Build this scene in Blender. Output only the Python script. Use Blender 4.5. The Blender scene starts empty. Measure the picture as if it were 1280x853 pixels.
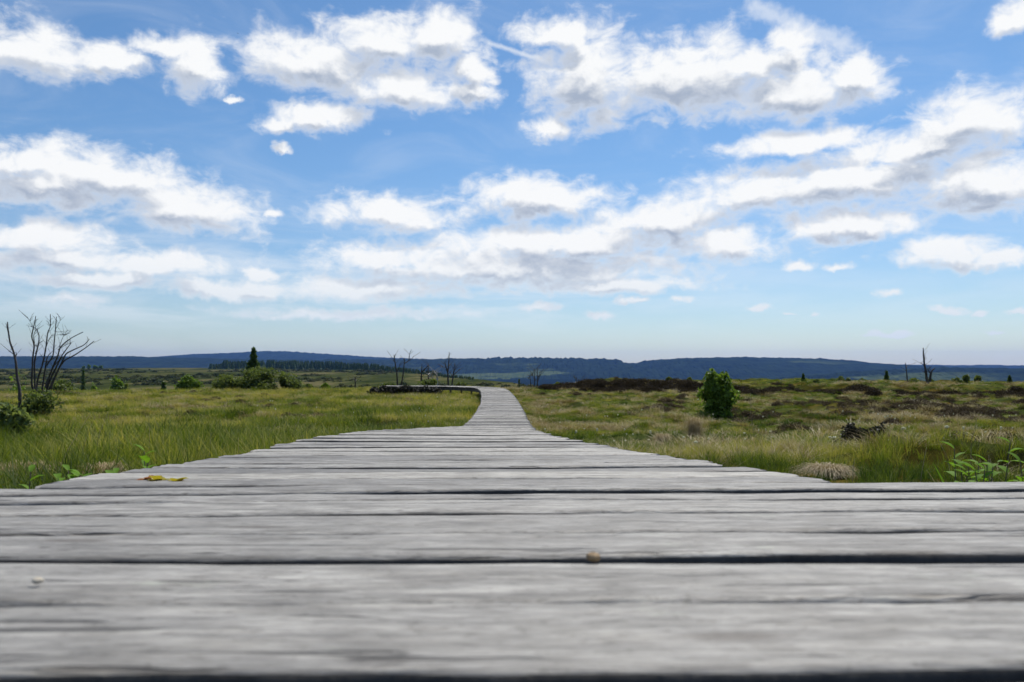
import bpy, math, numpy as np
from mathutils import Vector
rng = np.random.default_rng(7)
sc = bpy.context.scene
COL = sc.collection
F = 995.0; YH = 455.0; ZC = 1.6          # focal length in photo pixels, horizon row, eye height

# ------------------------------------------------------------------ helpers
def vnoise(x, y, seed=0):
    x = np.asarray(x, float); y = np.asarray(y, float)
    xi = np.floor(x); yi = np.floor(y); fx = x-xi; fy = y-yi
    fx = fx*fx*(3-2*fx); fy = fy*fy*(3-2*fy)
    def h(a, b):
        v = np.sin(a*127.1+b*311.7+seed*74.7)*43758.5453
        return v-np.floor(v)
    return (h(xi,yi)*(1-fx)+h(xi+1,yi)*fx)*(1-fy)+(h(xi,yi+1)*(1-fx)+h(xi+1,yi+1)*fx)*fy
def fbm(x, y, seed=0, oct=4):
    s = 0; a = .5; t = 0
    for k in range(oct):
        s = s+a*vnoise(np.asarray(x)*2**k+k*17.3, np.asarray(y)*2**k-k*9.1, seed+k); t += a; a *= .5
    return s/t
def sstep(a, b, x):
    t = np.clip((np.asarray(x, float)-a)/(b-a), 0, 1); return t*t*(3-2*t)
def mesh_np(name, V, Q, mats, attrs=None, smooth=False, midx=None):
    """V (n,3); Q list/array of quads or tris (same length rows)"""
    V = np.asarray(V, np.float32); Q = np.asarray(Q, np.int32)
    me = bpy.data.meshes.new(name)
    k = Q.shape[1]; nf = len(Q)
    me.vertices.add(len(V)); me.vertices.foreach_set('co', V.ravel())
    me.loops.add(nf*k); me.loops.foreach_set('vertex_index', Q.ravel())
    me.polygons.add(nf)
    me.polygons.foreach_set('loop_start', np.arange(0, nf*k, k, dtype=np.int32))
    me.polygons.foreach_set('loop_total', np.full(nf, k, np.int32))
    for m in (mats if isinstance(mats, (list, tuple)) else [mats]): me.materials.append(m)
    if midx is not None: me.polygons.foreach_set('material_index', np.asarray(midx, np.int32))
    me.update(calc_edges=True)
    me.polygons.foreach_set('use_smooth', np.full(nf, bool(smooth)))
    for an, (dom, typ, arr) in (attrs or {}).items():
        at = me.attributes.new(an, typ, dom)
        at.data.foreach_set('value' if typ == 'FLOAT' or typ == 'INT' else ('color' if 'COLOR' in typ else 'vector'), np.asarray(arr).ravel())
    me.validate()
    return me
def link(name, me, parent=None, loc=(0,0,0), rz=0):
    o = bpy.data.objects.new(name, me); COL.objects.link(o)
    o.location = loc; o.rotation_euler = (0,0,rz)
    if parent is not None: o.parent = parent
    return o
def tag(o, label=None, cat=None, group=None, kind=None):
    if label: o['label'] = label
    if cat: o['category'] = cat
    if group: o['group'] = group
    if kind: o['kind'] = kind
    elif cat: o['kind'] = 'thing'
    return o
def empty(name, loc, label, cat, group=None, rz=0):
    o = bpy.data.objects.new(name, None); COL.objects.link(o); o.location = loc; o.rotation_euler = (0,0,rz)
    o.empty_display_size = .1
    return tag(o, label, cat, group)
def copy_tree(o, parent=None):
    c = o.copy(); COL.objects.link(c)
    if parent is not None: c.parent = parent
    for ch in [q for q in bpy.data.objects if q.parent == o]: copy_tree(ch, c)
    return c
def at(px, py, D):
    return np.array([(px-640)/F*D, D, ZC-(py-YH)/F*D])

# ------------------------------------------------------------------ materials
def newmat(name):
    m = bpy.data.materials.new(name); m.use_nodes = True; nt = m.node_tree
    for n in list(nt.nodes): nt.nodes.remove(n)
    out = nt.nodes.new('ShaderNodeOutputMaterial')
    return m, nt, out
class N:
    def __init__(s, nt): s.nt = nt
    def __call__(s, typ, inp=None, **kw):
        n = s.nt.nodes.new(typ)
        for k, v in kw.items(): setattr(n, k, v)
        for k, v in (inp or {}).items():
            if isinstance(v, bpy.types.NodeSocket): s.nt.links.new(v, n.inputs[k])
            else: n.inputs[k].default_value = v
        return n
    def math(s, op, a, b=0.0, c=0.0, clamp=False):
        return s('ShaderNodeMath', {0:a, 1:b, 2:c}, operation=op, use_clamp=clamp).outputs[0]
    def vec(s, op, a, b=(0,0,0), c=(0,0,0)):
        n = s('ShaderNodeVectorMath', {0:a, 1:b}, operation=op)
        if op == 'MULTIPLY_ADD':
            if isinstance(c, bpy.types.NodeSocket): s.nt.links.new(c, n.inputs[2])
            else: n.inputs[2].default_value = c
        return n
    def mix(s, fac, a, b, typ='MIX'):
        n = s('ShaderNodeMix', data_type='RGBA', blend_type=typ)
        for k, v in ((0, fac), (6, a), (7, b)):
            if isinstance(v, bpy.types.NodeSocket): s.nt.links.new(v, n.inputs[k])
            else: n.inputs[k].default_value = v if k == 0 else (*v[:3], 1)
        return n.outputs[2]
    def ramp(s, fac, stops, interp='LINEAR'):
        n = s('ShaderNodeValToRGB', {0:fac}); cr = n.color_ramp; cr.interpolation = interp
        while len(cr.elements) < len(stops): cr.elements.new(.5)
        for e, (p, c) in zip(cr.elements, stops):
            e.position = p; e.color = (*c, 1) if len(c) == 3 else c
        return n.outputs[0]
    def noise(s, vec, scale, detail=4, rough=.5, dist=0):
        return s('ShaderNodeTexNoise', {'Vector':vec, 'Scale':scale, 'Detail':detail, 'Roughness':rough, 'Distortion':dist})
    def smooth(s, v, a, b, o0=0., o1=1.):
        return s('ShaderNodeMapRange', {0:v, 1:a, 2:b, 3:o0, 4:o1}, interpolation_type='SMOOTHSTEP').outputs[0]

def leafmat(name, c1, c2, transl=.4, rough=.5, inst=False, spec=.3, c3=None, variation=.35):
    m, nt, out = newmat(name); n = N(nt)
    if inst:
        a = n('ShaderNodeAttribute', attribute_name='tint', attribute_type='INSTANCER').outputs['Fac']
    else:
        a = n('ShaderNodeTexNoise', {'Vector':n('ShaderNodeTexCoord').outputs['Object'], 'Scale':3., 'Detail':3.}).outputs['Fac']
    b = n('ShaderNodeAttribute', attribute_name='shade').outputs['Fac']
    f = n.math('ADD', n.math('MULTIPLY', a, 1-variation), n.math('MULTIPLY', b, variation), clamp=True)
    st = [(.15, c1), (.85, c2)] if c3 is None else [(.15, c1), (.5, c2), (.85, c3)]
    col = n.ramp(f, st)
    p = n('ShaderNodeBsdfPrincipled', {'Base Color':col, 'Roughness':rough, 'Specular IOR Level':spec})
    t = n('ShaderNodeBsdfTranslucent', {'Color':n.mix(1., col, (1.0, 1.0, .55), 'MULTIPLY')})
    mx = n('ShaderNodeMixShader', {0:transl, 1:p.outputs[0], 2:t.outputs[0]})
    nt.links.new(mx.outputs[0], out.inputs[0])
    return m

M = {}
M['grass'] = leafmat('grass_blade', (.022,.050,.006), (.135,.185,.018), .45, .6, True, .12, (.42,.37,.10))
M['straw'] = leafmat('dead_grass', (.14,.10,.04), (.36,.28,.14), .25, .7, True, .15, (.58,.50,.33))
M['heather'] = leafmat('heather_leaf', (.018,.014,.009), (.065,.048,.030), .2, .8, True, .1, (.16,.12,.08))
M['moorscrub'] = leafmat('moor_scrub_leaf', (.018,.028,.010), (.05,.07,.022), .2, .7, True, .1, (.11,.11,.05))
M['bush'] = leafmat('bush_leaf', (.06,.09,.022), (.21,.26,.08), .5, .5)
M['palebush'] = leafmat('grey_green_leaf', (.08,.12,.035), (.28,.34,.13), .5, .5)
M['birch'] = leafmat('birch_leaf', (.05,.10,.014), (.22,.33,.05), .5, .5)
M['spruce'] = leafmat('spruce_needle', (.035,.065,.018), (.11,.18,.045), .4, .6)
M['darkleaf'] = leafmat('dark_leaf', (.012,.014,.008), (.04,.035,.02), .1, .6)
M['bright'] = leafmat('fresh_leaf', (.08,.19,.012), (.22,.38,.04), .5, .65, spec=.15)
M['ylw'] = leafmat('yellow_leaf', (.30,.32,.03), (.55,.40,.05), .4, .4)
M['red'] = leafmat('red_leaf', (.22,.05,.02), (.45,.22,.04), .35, .45)
M['tuss'] = leafmat('tussock_straw', (.17,.12,.055), (.45,.36,.20), .25, .6, variation=.7)
M['cotton'] = leafmat('cotton_tuft', (.75,.74,.68), (.85,.84,.8), .3, .9)

def wood():
    m, nt, out = newmat('weathered_plank'); n = N(nt)
    tc = n('ShaderNodeTexCoord').outputs['Object']
    sd = n('ShaderNodeAttribute', attribute_name='seed').outputs['Fac']
    off = n.vec('SCALE', (13.7, 7.3, 3.1)); nt.links.new(sd, off.inputs['Scale'])
    P = n.vec('ADD', tc, off.outputs[0]).outputs[0]
    warp = n.noise(n.vec('MULTIPLY', P, (1.2, 5, 5)).outputs[0], 1., 2)
    Pw = n.vec('MULTIPLY_ADD', warp.outputs['Color'], (0, .03, 0), P).outputs[0]
    g1 = n.noise(n.vec('MULTIPLY', Pw, (11, 90, 30)).outputs[0], 1., 6, .62).outputs['Fac']
    g2 = n.noise(n.vec('MULTIPLY', Pw, (40, 380, 120)).outputs[0], 1., 4, .6).outputs['Fac']
    g3 = n.noise(n.vec('MULTIPLY', Pw, (10, 16, 5)).outputs[0], 1.3, 4, .6).outputs['Fac']
    cr = n.noise(n.vec('MULTIPLY', Pw, (4.2, 60, 10)).outputs[0], 1., 3, .55).outputs['Fac']
    crack = n.smooth(cr, .63, .67)
    base = n.ramp(g1, [(.30, (.17,.165,.155)), (.43, (.26,.253,.238)), (.56, (.35,.34,.318)), (.74, (.47,.456,.42))])
    base = n.mix(n.smooth(g3, .35, .7), base, n.mix(1., base, (.66,.65,.635), 'MULTIPLY'))
    base = n.mix(n.math('MULTIPLY', n.smooth(g2, .47, .63), .62), base, (.13,.122,.112))
    tone = n.ramp(n.math('FRACT', n.math('MULTIPLY', sd, 3.77)), [(0., (.62,.615,.61)), (.5, (.98,.97,.95)), (1., (1.36,1.33,1.25))])
    base = n.mix(1., base, tone, 'MULTIPLY')
    vo = n('ShaderNodeTexVoronoi', {'Vector':n.vec('MULTIPLY', Pw, (2.3, 8, 1)).outputs[0], 'Scale':1.})
    knot = n.smooth(vo.outputs['Distance'], .05, .10, 1., 0.)
    base = n.mix(n.math('MULTIPLY', knot, .75), base, (.10,.085,.07))
    base = n.mix(n.math('MULTIPLY', crack, .8), base, (.055,.05,.045))
    spk = n.noise(n.vec('MULTIPLY', P, (70, 120, 70)).outputs[0], 1., 4, .7).outputs['Fac']
    base = n.mix(n.smooth(spk, .54, .68), base, n.mix(1., base, (.62,.61,.60), 'MULTIPLY'))
    lich = n.noise(n.vec('MULTIPLY', P, (9, 14, 9)).outputs[0], 1., 5, .7).outputs['Fac']
    base = n.mix(n.smooth(lich, .62, .74, 0., .5), base, (.40,.42,.34))
    h = n.math('ADD', n.math('MULTIPLY', g1, .7), n.math('MULTIPLY', g2, .3))
    h = n.math('SUBTRACT', h, n.math('MULTIPLY', crack, .9))
    bp = n('ShaderNodeBump', {'Strength':1., 'Distance':.004, 'Height':h})
    p = n('ShaderNodeBsdfPrincipled', {'Base Color':base, 'Roughness':.62, 'Specular IOR Level':.35, 'Normal':bp.outputs[0]})
    nt.links.new(p.outputs[0], out.inputs[0]); return m
M['wood'] = wood()
def barkmat(name, a, b, rough=.8):
    m, nt, out = newmat(name); n = N(nt)
    tc = n('ShaderNodeTexCoord').outputs['Object']
    f = n.noise(n.vec('MULTIPLY', tc, (14,14,3)).outputs[0], 1., 5, .65).outputs['Fac']
    p = n('ShaderNodeBsdfPrincipled', {'Base Color':n.ramp(f, [(.35,a),(.65,b)]), 'Roughness':rough,
        'Normal':n('ShaderNodeBump', {'Strength':.6,'Distance':.01,'Height':f}).outputs[0]})
    nt.links.new(p.outputs[0], out.inputs[0]); return m
M['dead'] = barkmat('dead_bark', (.018,.015,.014), (.065,.058,.052))
M['bark'] = barkmat('brown_bark', (.05,.035,.025), (.14,.11,.08))
M['pale'] = barkmat('bleached_wood', (.22,.21,.19), (.42,.40,.37))
M['wood_side'] = barkmat('shade_painted_plank_edge', (.022,.020,.018), (.075,.068,.06))  # plank sides and ends coloured near-black, painting in the shade of the gaps
M['beam'] = barkmat('dark_beam', (.035,.03,.026), (.10,.09,.08))
M['pod'] = barkmat('seed_husk', (.16,.10,.05), (.34,.24,.13))
M['stone'] = barkmat('pale_stone', (.35,.30,.22), (.60,.54,.44))

def groundmat():
    m, nt, out = newmat('bog_ground'); n = N(nt)
    pos = n('ShaderNodeNewGeometry').outputs['Position']
    n1 = n.noise(pos, 1.3, 6, .65).outputs['Fac']
    n2 = n.noise(pos, .22, 5, .6).outputs['Fac']
    near = n.ramp(n1, [(.30,(.022,.024,.010)), (.47,(.045,.060,.016)), (.60,(.10,.11,.03)), (.75,(.22,.18,.09))])
    near = n.mix(n.smooth(n2, .45, .62), near, n.mix(1., near, (.9,.62,.45), 'MULTIPLY'))
    # far moor: banded meadows, heath and pale dead grass
    pf = n.vec('MULTIPLY', pos, (.022, .0045, .0)).outputs[0]
    f1 = n.noise(pf, 1., 7, .62).outputs['Fac']
    f2 = n.noise(n.vec('MULTIPLY', pos, (.09,.02,.0)).outputs[0], 1., 6, .7).outputs['Fac']
    ff = n.math('ADD', n.math('MULTIPLY', f1, .65), n.math('MULTIPLY', f2, .35))
    far = n.ramp(ff, [(.34,(.010,.014,.007)), (.44,(.028,.038,.013)), (.51,(.050,.058,.019)), (.58,(.12,.105,.05)), (.64,(.035,.045,.014))])
    d = n.vec('LENGTH', pos).outputs['Value']
    col = n.mix(n.smooth(d, 55., 110.), near, far)
    col = n.mix(n.smooth(d, 1700., 2300.), col, (.007,.013,.008))
    b = n('ShaderNodeBump', {'Strength':.8, 'Distance':.08, 'Height':n1})
    p = n('ShaderNodeBsdfPrincipled', {'Base Color':col, 'Roughness':1., 'Specular IOR Level':.0, 'Normal':b.outputs[0]})
    nt.links.new(p.outputs[0], out.inputs[0]); return m
M['ground'] = groundmat()
def hillmat():
    m, nt, out = newmat('wooded_hill'); n = N(nt)
    pos = n('ShaderNodeNewGeometry').outputs['Position']
    a = n.noise(n.vec('MULTIPLY', pos, (.0007,.0007,.012)).outputs[0], 1., 5, .55).outputs['Fac']
    t = n.noise(n.vec('MULTIPLY', pos, (.012,.012,.03)).outputs[0], 1., 5, .7).outputs['Fac']
    wood_ = n.ramp(t, [(.35,(.006,.012,.008)), (.65,(.020,.034,.016))])
    fld = n.ramp(t, [(.3,(.035,.06,.022)), (.7,(.10,.12,.045))])
    z = n('ShaderNodeSeparateXYZ', {0:pos}).outputs[2]
    x = n('ShaderNodeSeparateXYZ', {0:pos}).outputs[0]
    open_ = n.math('MULTIPLY', n.smooth(a, .57, .62), n.smooth(z, 0., 55., 1., 0.))
    open_ = n.math('MULTIPLY', open_, n.math('MULTIPLY', n.smooth(x, -1500., -200.), n.smooth(x, 1900., 2600., 1., 0.)))
    p = n('ShaderNodeBsdfPrincipled', {'Base Color':n.mix(open_, wood_, fld), 'Roughness':1., 'Specular IOR Level':0.})
    nt.links.new(p.outputs[0], out.inputs[0]); return m
M['hill'] = hillmat()

# ------------------------------------------------------------------ terrain
HD = [(-6,-.30), (0,.115), (.9,.176), (1.47,.213), (2.23,.262), (3.16,.330), (4.12,.395), (5.8,.505), (10.9,.880), (16.2,1.272), (20,1.37), (28.4,1.43), (36,1.34), (41,1.265), (44.5,1.25), (60,1.25)]
CD = [(-6,0), (0,-.02), (1.0,-.07), (1.61,-.135), (2.23,-.196), (3.16,-.287), (4.12,-.377), (5.8,-.455), (8,-.46), (10.9,-.394), (16.2,-.30), (22,-.33), (28.4,-.42), (34,-.60), (38,-.80), (41,-1.10)]
def hdrop(y): return np.interp(y, [a for a,_ in HD], [b for _,b in HD])
def cx(y): return np.interp(y, [a for a,_ in CD], [b for _,b in CD])
W = 1.40
def moor_edge(q): return np.interp(q, [-.30,-.20,-.08,0.,.05,.12], [1750,1250,640,430,200,90])
def gz(x, y, fine=True):
    x = np.asarray(x, float); y = np.asarray(y, float)
    near = ZC-hdrop(y)-.25
    z = np.where(y < 10, near, 0)
    t = sstep(9, 18, y)
    z = (ZC-hdrop(np.minimum(y, 18))-.25)*(1-t)+(-.15)*t
    # hummocks
    r = np.hypot(x, y)
    damp = sstep(.5, 3., np.abs(x-cx(y))-W/2+ (y>46)*3)
    hum = (fbm(x/1.15, y/1.15, 3)-.5)*np.where(x > cx(y), .62, .44)*damp*sstep(1.5, 6, r)
    hum = hum*(1-.95*np.exp(-((x-3.6)**2+(y-7.6)**2)/1.6))
    z = z+hum*(1-sstep(60, 90, r))
    # heather bank on the right
    foot = np.interp(x, [0, 3, 8, 14, 20, 27], [56, 52, 47.5, 47, 44, 41.5])+(fbm(x/3., 0*x, 11)-.5)*2.4
    amp = np.interp(x, [1, 3, 5.5, 8, 13, 18, 30], [0, .10, .40, .50, .48, .45, .42])*(.75+.45*vnoise(x/2.6, 0*x+3, 4))
    z = z+amp*sstep(0, 1.6, y-foot)
    # brow and the moor beyond
    q = np.arctan2(x, np.maximum(y, 1e-3)); q = np.where(y <= 0, np.sign(x)*1.5, q)
    right = sstep(-.07, .05, q)
    fall0 = 51+sstep(.06,.16,q)*12
    dr = sstep(0, 1, (r-fall0)/(70+right*30))
    moor = -8.5+(fbm(x/260., y/260., 21, 3)-.5)*4.0*sstep(150, 500, r)
    moor = moor+sstep(500, 1500, r)*1.0
    re_ = moor_edge(q)
    low = moor-sstep(re_, re_*2.0, r)*85
    z = z*(1-dr)+low*dr
    # flat behind the camera
    return z
def build_ground():
    front = np.radians(np.linspace(-48, 48, 421)); back = np.radians(np.linspace(48, 312, 80)[1:-1])
    th = np.concatenate([front, back]); na = len(th)
    rr = np.concatenate([np.geomspace(.4, 60, 260), np.geomspace(60, 16000, 190)[1:]])
    R, T = np.meshgrid(rr, th, indexing='ij')
    X = R*np.sin(T); Y = R*np.cos(T); Z = gz(X, Y)
    V = np.stack([X, Y, Z], -1).reshape(-1, 3)
    i = np.arange(len(rr)-1)[:,None]*na; j = np.arange(na)[None,:]; j2 = (j+1) % na
    Q = np.stack([i+j, i+j2, i+na+j2, i+na+j], -1).reshape(-1, 4)
    c = len(V); V = np.vstack([V, [[0,0,float(gz(0.,0.01))]]])
    V = V.copy(); 
    o = link('ground', mesh_np('ground', V, Q[:, ::-1], M['ground'], smooth=True))
    tag(o, kind='structure')
    # small cap under the camera
    return o
build_ground()

def ridge(name, pts, D, base_px, depth, seed, jag=1.0, rows=26, x0=-400, x1=1700):
    """a wooded hill range: crest profile in photo pixels at distance D, front slope down to base, back slope behind"""
    n = 1500
    px = np.linspace(x0, x1, n); cpy = np.interp(px, [p[0] for p in pts], [p[1] for p in pts])
    crest = (YH-cpy)/F*D+ZC; X = (px-640)/F*D
    base = (YH-base_px)/F*D
    t = np.concatenate([np.linspace(0, 1, rows), 1+np.linspace(.1, 1, 8)])
    V = []
    for tt in t:
        if tt <= 1: y = D-depth*(1-tt); prof = sstep(0, 1, tt)*.65+.35*tt; z = base+(crest-base)*prof
        else: y = D+(tt-1)*depth; z = crest-(crest-base)*sstep(0, 1, tt-1)
        k = 1 if tt > .15 else tt/.15
        z = z+(fbm(X/260., np.full(n, y/260.), seed, 3)-.5)*26*np.sin(math.pi*min(tt, 1))
        z = z+(vnoise(X/11., np.full(n, y/9.), seed+5)+vnoise(X/26., np.full(n, y/9.), seed+6)-1)*15*jag*k*(.4+.6*sstep(.45,.6,vnoise(X/420., np.full(n,y/900.), seed+8)))
        V.append(np.stack([X, np.full(n, y)+(vnoise(X/300., np.full(n, tt*3), seed+2)-.5)*200, z], -1))
    nr = len(t); V = np.array(V).reshape(-1, 3)
    i = np.arange(nr-1)[:,None]*n; j = np.arange(n-1)[None,:]
    Q = np.stack([i+j, i+j+1, i+n+j+1, i+n+j], -1).reshape(-1, 4)
    return tag(link(name, mesh_np(name, V, Q, M['hill'], smooth=False)), kind='structure')
ridge('hills', [(-400,452),(100,452),(190,447),(240,443),(290,441),(335,439),(380,441),(430,444.5),(480,447),(540,449.5),(640,453),(1700,460)], 9500, 470, 2500, 1, 1.2)
ridge('hills', [(-400,447),(0,446),(60,445.5),(150,446),(230,447),(300,449),(360,450),(440,450),(500,449.5),(560,448.5),(640,447.5),(700,448),(772,449),(780,453.5),(800,454),(812,450.5),(850,448),(930,446.5),(1000,447.5),(1060,451),(1100,454.5),(1150,458),(1280,464),(1700,470)], 6200, 484, 2300, 2, 1.0)
ridge('hills', [(-400,470),(900,479),(1010,470),(1080,464),(1150,461),(1230,460),(1290,461),(1400,462),(1700,466)], 4200, 487, 900, 3, .8, x0=700)

# ------------------------------------------------------------------ boardwalk
def plank_arrays(L, Wd, T, nseg, seed, r):
    """one worn plank, length along x, centred; returns V, Q"""
    xs = np.linspace(-L/2, L/2, nseg)
    # worn ends slightly closer together
    prof = [(-.5,-.85),(-.5,-.25),(-.485,-.08),(-.45,-.012),(-.30,0),(-.12,.004),(.12,.004),(.30,0),(.45,-.012),(.485,-.08),(.5,-.25),(.5,-.85),(.45,-1),(-.45,-1)]
    k = len(prof); V = np.zeros((nseg, k, 3))
    fe = (fbm(xs*3.1, xs*0+seed, 5, 4)-.5)*.014+(fbm(xs*23, xs*0+seed, 6, 3)-.5)*.007
    be = (fbm(xs*2.7, xs*0-seed, 7, 4)-.5)*.014+(fbm(xs*25, xs*0-seed, 8, 3)-.5)*.007
    tz = (fbm(xs*1.3, xs*0+seed*2.1, 9, 3)-.5)*.008
    for q, (a, b) in enumerate(prof):
        e = np.where(a < 0, fe, be)*min(1, abs(a)*2)**2
        V[:, q, 0] = xs; V[:, q, 1] = a*Wd+e
        zz = tz+(fbm(xs*5, xs*0+q*.9+seed, 10, 3)-.5)*(.005 if b > -.3 else .002)
        V[:, q, 2] = b*T+zz
    V[0, :, 0] += (r.random(k)-.5)*.01; V[-1, :, 0] += (r.random(k)-.5)*.01
    V = V.reshape(-1, 3)
    i = np.arange(nseg-1)[:,None]*k; j = np.arange(k)[None,:]; j2 = (j+1) % k
    Q = np.stack([i+j, i+k+j, i+k+j2, i+j2], -1).reshape(-1, 4)
    caps = []
    for s in (0, (nseg-1)*k):
        for a, b, c, d in ((0,1,10,11),(1,2,9,10),(2,3,8,9),(3,4,7,8),(4,5,6,7),(13,0,11,12)):
            f = [s+a, s+b, s+c, s+d]; caps.append(f if s else f[::-1])
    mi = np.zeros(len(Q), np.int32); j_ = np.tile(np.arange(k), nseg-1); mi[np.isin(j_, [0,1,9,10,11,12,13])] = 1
    return V, np.vstack([Q, np.array(caps)]), np.concatenate([mi, np.ones(len(caps), np.int32)])
walk = empty('boardwalk', (0, 0, ZC-.6), 'weathered grey timber boardwalk running from the foreground across the bog and curving left', 'boardwalk')
wz = ZC-.6
PATH = [(float(cx(y)), float(y)) for y in np.arange(-2.2, 40.01, .1)]
arc = [(-1.0,40.4),(-1.25,41.6),(-1.75,42.8),(-2.6,43.9),(-3.8,44.6),(-5.4,45.0),(-8.0,45.3),(-12.,45.6)]
px_, py_ = [p[0] for p in PATH], [p[1] for p in PATH]
# resample the arc smoothly with Catmull-Rom
cp = [(-.93,39.9)]+arc
for a in range(1, len(cp)-2):
    p0, p1, p2, p3 = [np.array(cp[b]) for b in (a-1, a, a+1, a+2)]
    for t in np.linspace(0, 1, 14)[:-1]:
        q = .5*((2*p1)+(-p0+p2)*t+(2*p0-5*p1+4*p2-p3)*t*t+(-p0+3*p1-3*p2+p3)*t**3)
        PATH.append((float(q[0]), float(q[1])))
P = np.array(PATH); seg = np.hypot(*np.diff(P, axis=0).T); S = np.concatenate([[0], np.cumsum(seg)])
def path_at(s):
    x = np.interp(s, S, P[:,0]); y = np.interp(s, S, P[:,1])
    x2 = np.interp(s+.3, S, P[:,0]); y2 = np.interp(s+.3, S, P[:,1]); x1 = np.interp(s-.3, S, P[:,0]); y1 = np.interp(s-.3, S, P[:,1])
    return x, y, math.atan2(y2-y1, x2-x1)
SY = S[22]        # arc length at y=0
# joints between planks chosen from the photograph close to the camera
joints = [-.98,-.83,-.68,-.53,-.38,-.24,-.09,.06,.205,.355,.507,.647,.815,.965,1.10,1.225]
s = 1.36
while s < S[-1]-SY-.4:
    joints.append(s); s += .132+.03*rng.random()
rv = []; rq = []; rs = []; rm = []; voff = 0; npl = 0
first = 0
for a in range(len(joints)-1):
    s0, s1 = joints[a], joints[a+1]
    sm = (s0+s1)/2; x, y, ang = path_at(sm+SY)
    wide = sm < 1.40
    Wn = W-.12*(1-float(sstep(2.2, 4.5, sm))); Wn += .10*(1-float(sstep(1.4, 2.3, sm))); L = (3.0 if wide else Wn)+(rng.random()-.5)*(.035 if sm < 30 else .03)
    gap = {.507:.006, .815:.004, .647:.037, 1.10:.046, .355:.018, .965:.006, 1.225:.022, 1.36:.020}.get(s0, .006+.017*rng.random()**1.5)
    Wd = (s1-s0)-gap
    nseg = 140 if sm < 2.5 else (60 if sm < 8 else 22)
    T = .042+.006*rng.random()
    V, Q, MI = plank_arrays(L, Wd, T, nseg, a*1.7+3, rng)
    cross = -.010*(1-sstep(6, 16, y))
    zt = ZC-float(hdrop(y))+(rng.random()-.5)*(.003 if sm < 3 else (.010 if sm<10 else .016))
    slope = (float(hdrop(y+.2))-float(hdrop(y-.2)))/.4
    yaw = ang-math.pi/2+(rng.random()-.5)*(.006 if sm < 1.3 else .025)
    roll = cross+(rng.random()-.5)*(.002 if sm<1.3 else .005)
    pitch = -slope*math.cos(ang-math.pi/2)+(rng.random()-.5)*(.005 if sm < 4 else .014)
    xo = (rng.random()-.5)*.03+(.02 if wide else .02*(1-float(sstep(2.2,4.5,sm))))
    sv = rng.random()*10
    if sm < 1.3: sv = (int(sv*3.77)+.34+.22*rng.random())/3.77
    seed = np.full(len(V), sv, np.float32)
    from mathutils import Euler, Matrix
    E = Euler((pitch, -roll, yaw), 'XYZ')
    if 0 <= sm < 14.2 and npl < 100:
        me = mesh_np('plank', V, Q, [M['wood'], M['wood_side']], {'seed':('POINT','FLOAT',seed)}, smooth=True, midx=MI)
        o = link('plank', me, walk); o.location = (x+xo, y, zt-wz); o.rotation_euler = E; npl += 1
    else:
        R = np.array(E.to_matrix()); V = V@R.T+np.array([x+xo*math.cos(yaw), y+xo*math.sin(yaw), zt-wz])
        rv.append(V); rq.append(Q+voff); rm.append(MI); voff += len(V); rs.append(seed)
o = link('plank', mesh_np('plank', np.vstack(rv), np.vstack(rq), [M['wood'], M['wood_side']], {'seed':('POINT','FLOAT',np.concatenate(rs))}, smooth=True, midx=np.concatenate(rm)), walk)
tag(o, kind='stuff')
# bearers under the planks
def sweep_box(offs, ztop, zbot, th, step=.4, s0=0, s1=None):
    s1 = s1 or S[-1]-.2
    ss = np.arange(s0, s1, step); V = []
    for s in ss:
        x, y, a = path_at(s); nx, ny = -math.sin(a), math.cos(a); nx, ny = ny*0+math.sin(a), -math.cos(a)
        t = ZC-float(hdrop(y))-wz
        for o_, z in ((offs-th/2, ztop),(offs+th/2, ztop),(offs+th/2, zbot),(offs-th/2, zbot)):
            V.append((x+nx*o_, y+ny*o_, t+z))
    n = len(ss); Q = []
    for i in range(n-1):
        for j in range(4):
            Q.append((i*4+j, i*4+(j+1)%4, i*4+4+(j+1)%4, i*4+4+j))
    Q += [(0,1,2,3), (n*4-1,n*4-2,n*4-3,n*4-4)]
    return mesh_np('beam', V, Q, M['beam'])
for offs in (-W/2+.09, W/2-.09): link('bearer', sweep_box(offs, -.062, -.20, .07), walk)
for k in range(22):
    s = SY+2.0+k*2.15
    if s > S[-1]-.5: break
    x, y, a = path_at(s)
    for sg in (-1, 1):
        ox = sg*(W/2-.17); X = x+math.sin(a)*ox; Y = y-math.cos(a)*ox
        zt = ZC-float(hdrop(y))-.07-wz; zb = float(gz(X, Y))-.15-wz; e = .05
        V = [(X+i*e, Y+j*e, z) for z in (zb, zt) for i, j in ((-1,-1),(1,-1),(1,1),(-1,1))]
        link('post', mesh_np('post', V, [(0,3,2,1),(4,5,6,7),(0,1,5,4),(1,2,6,5),(2,3,7,6),(3,0,4,7)], M['beam']), walk)

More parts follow.
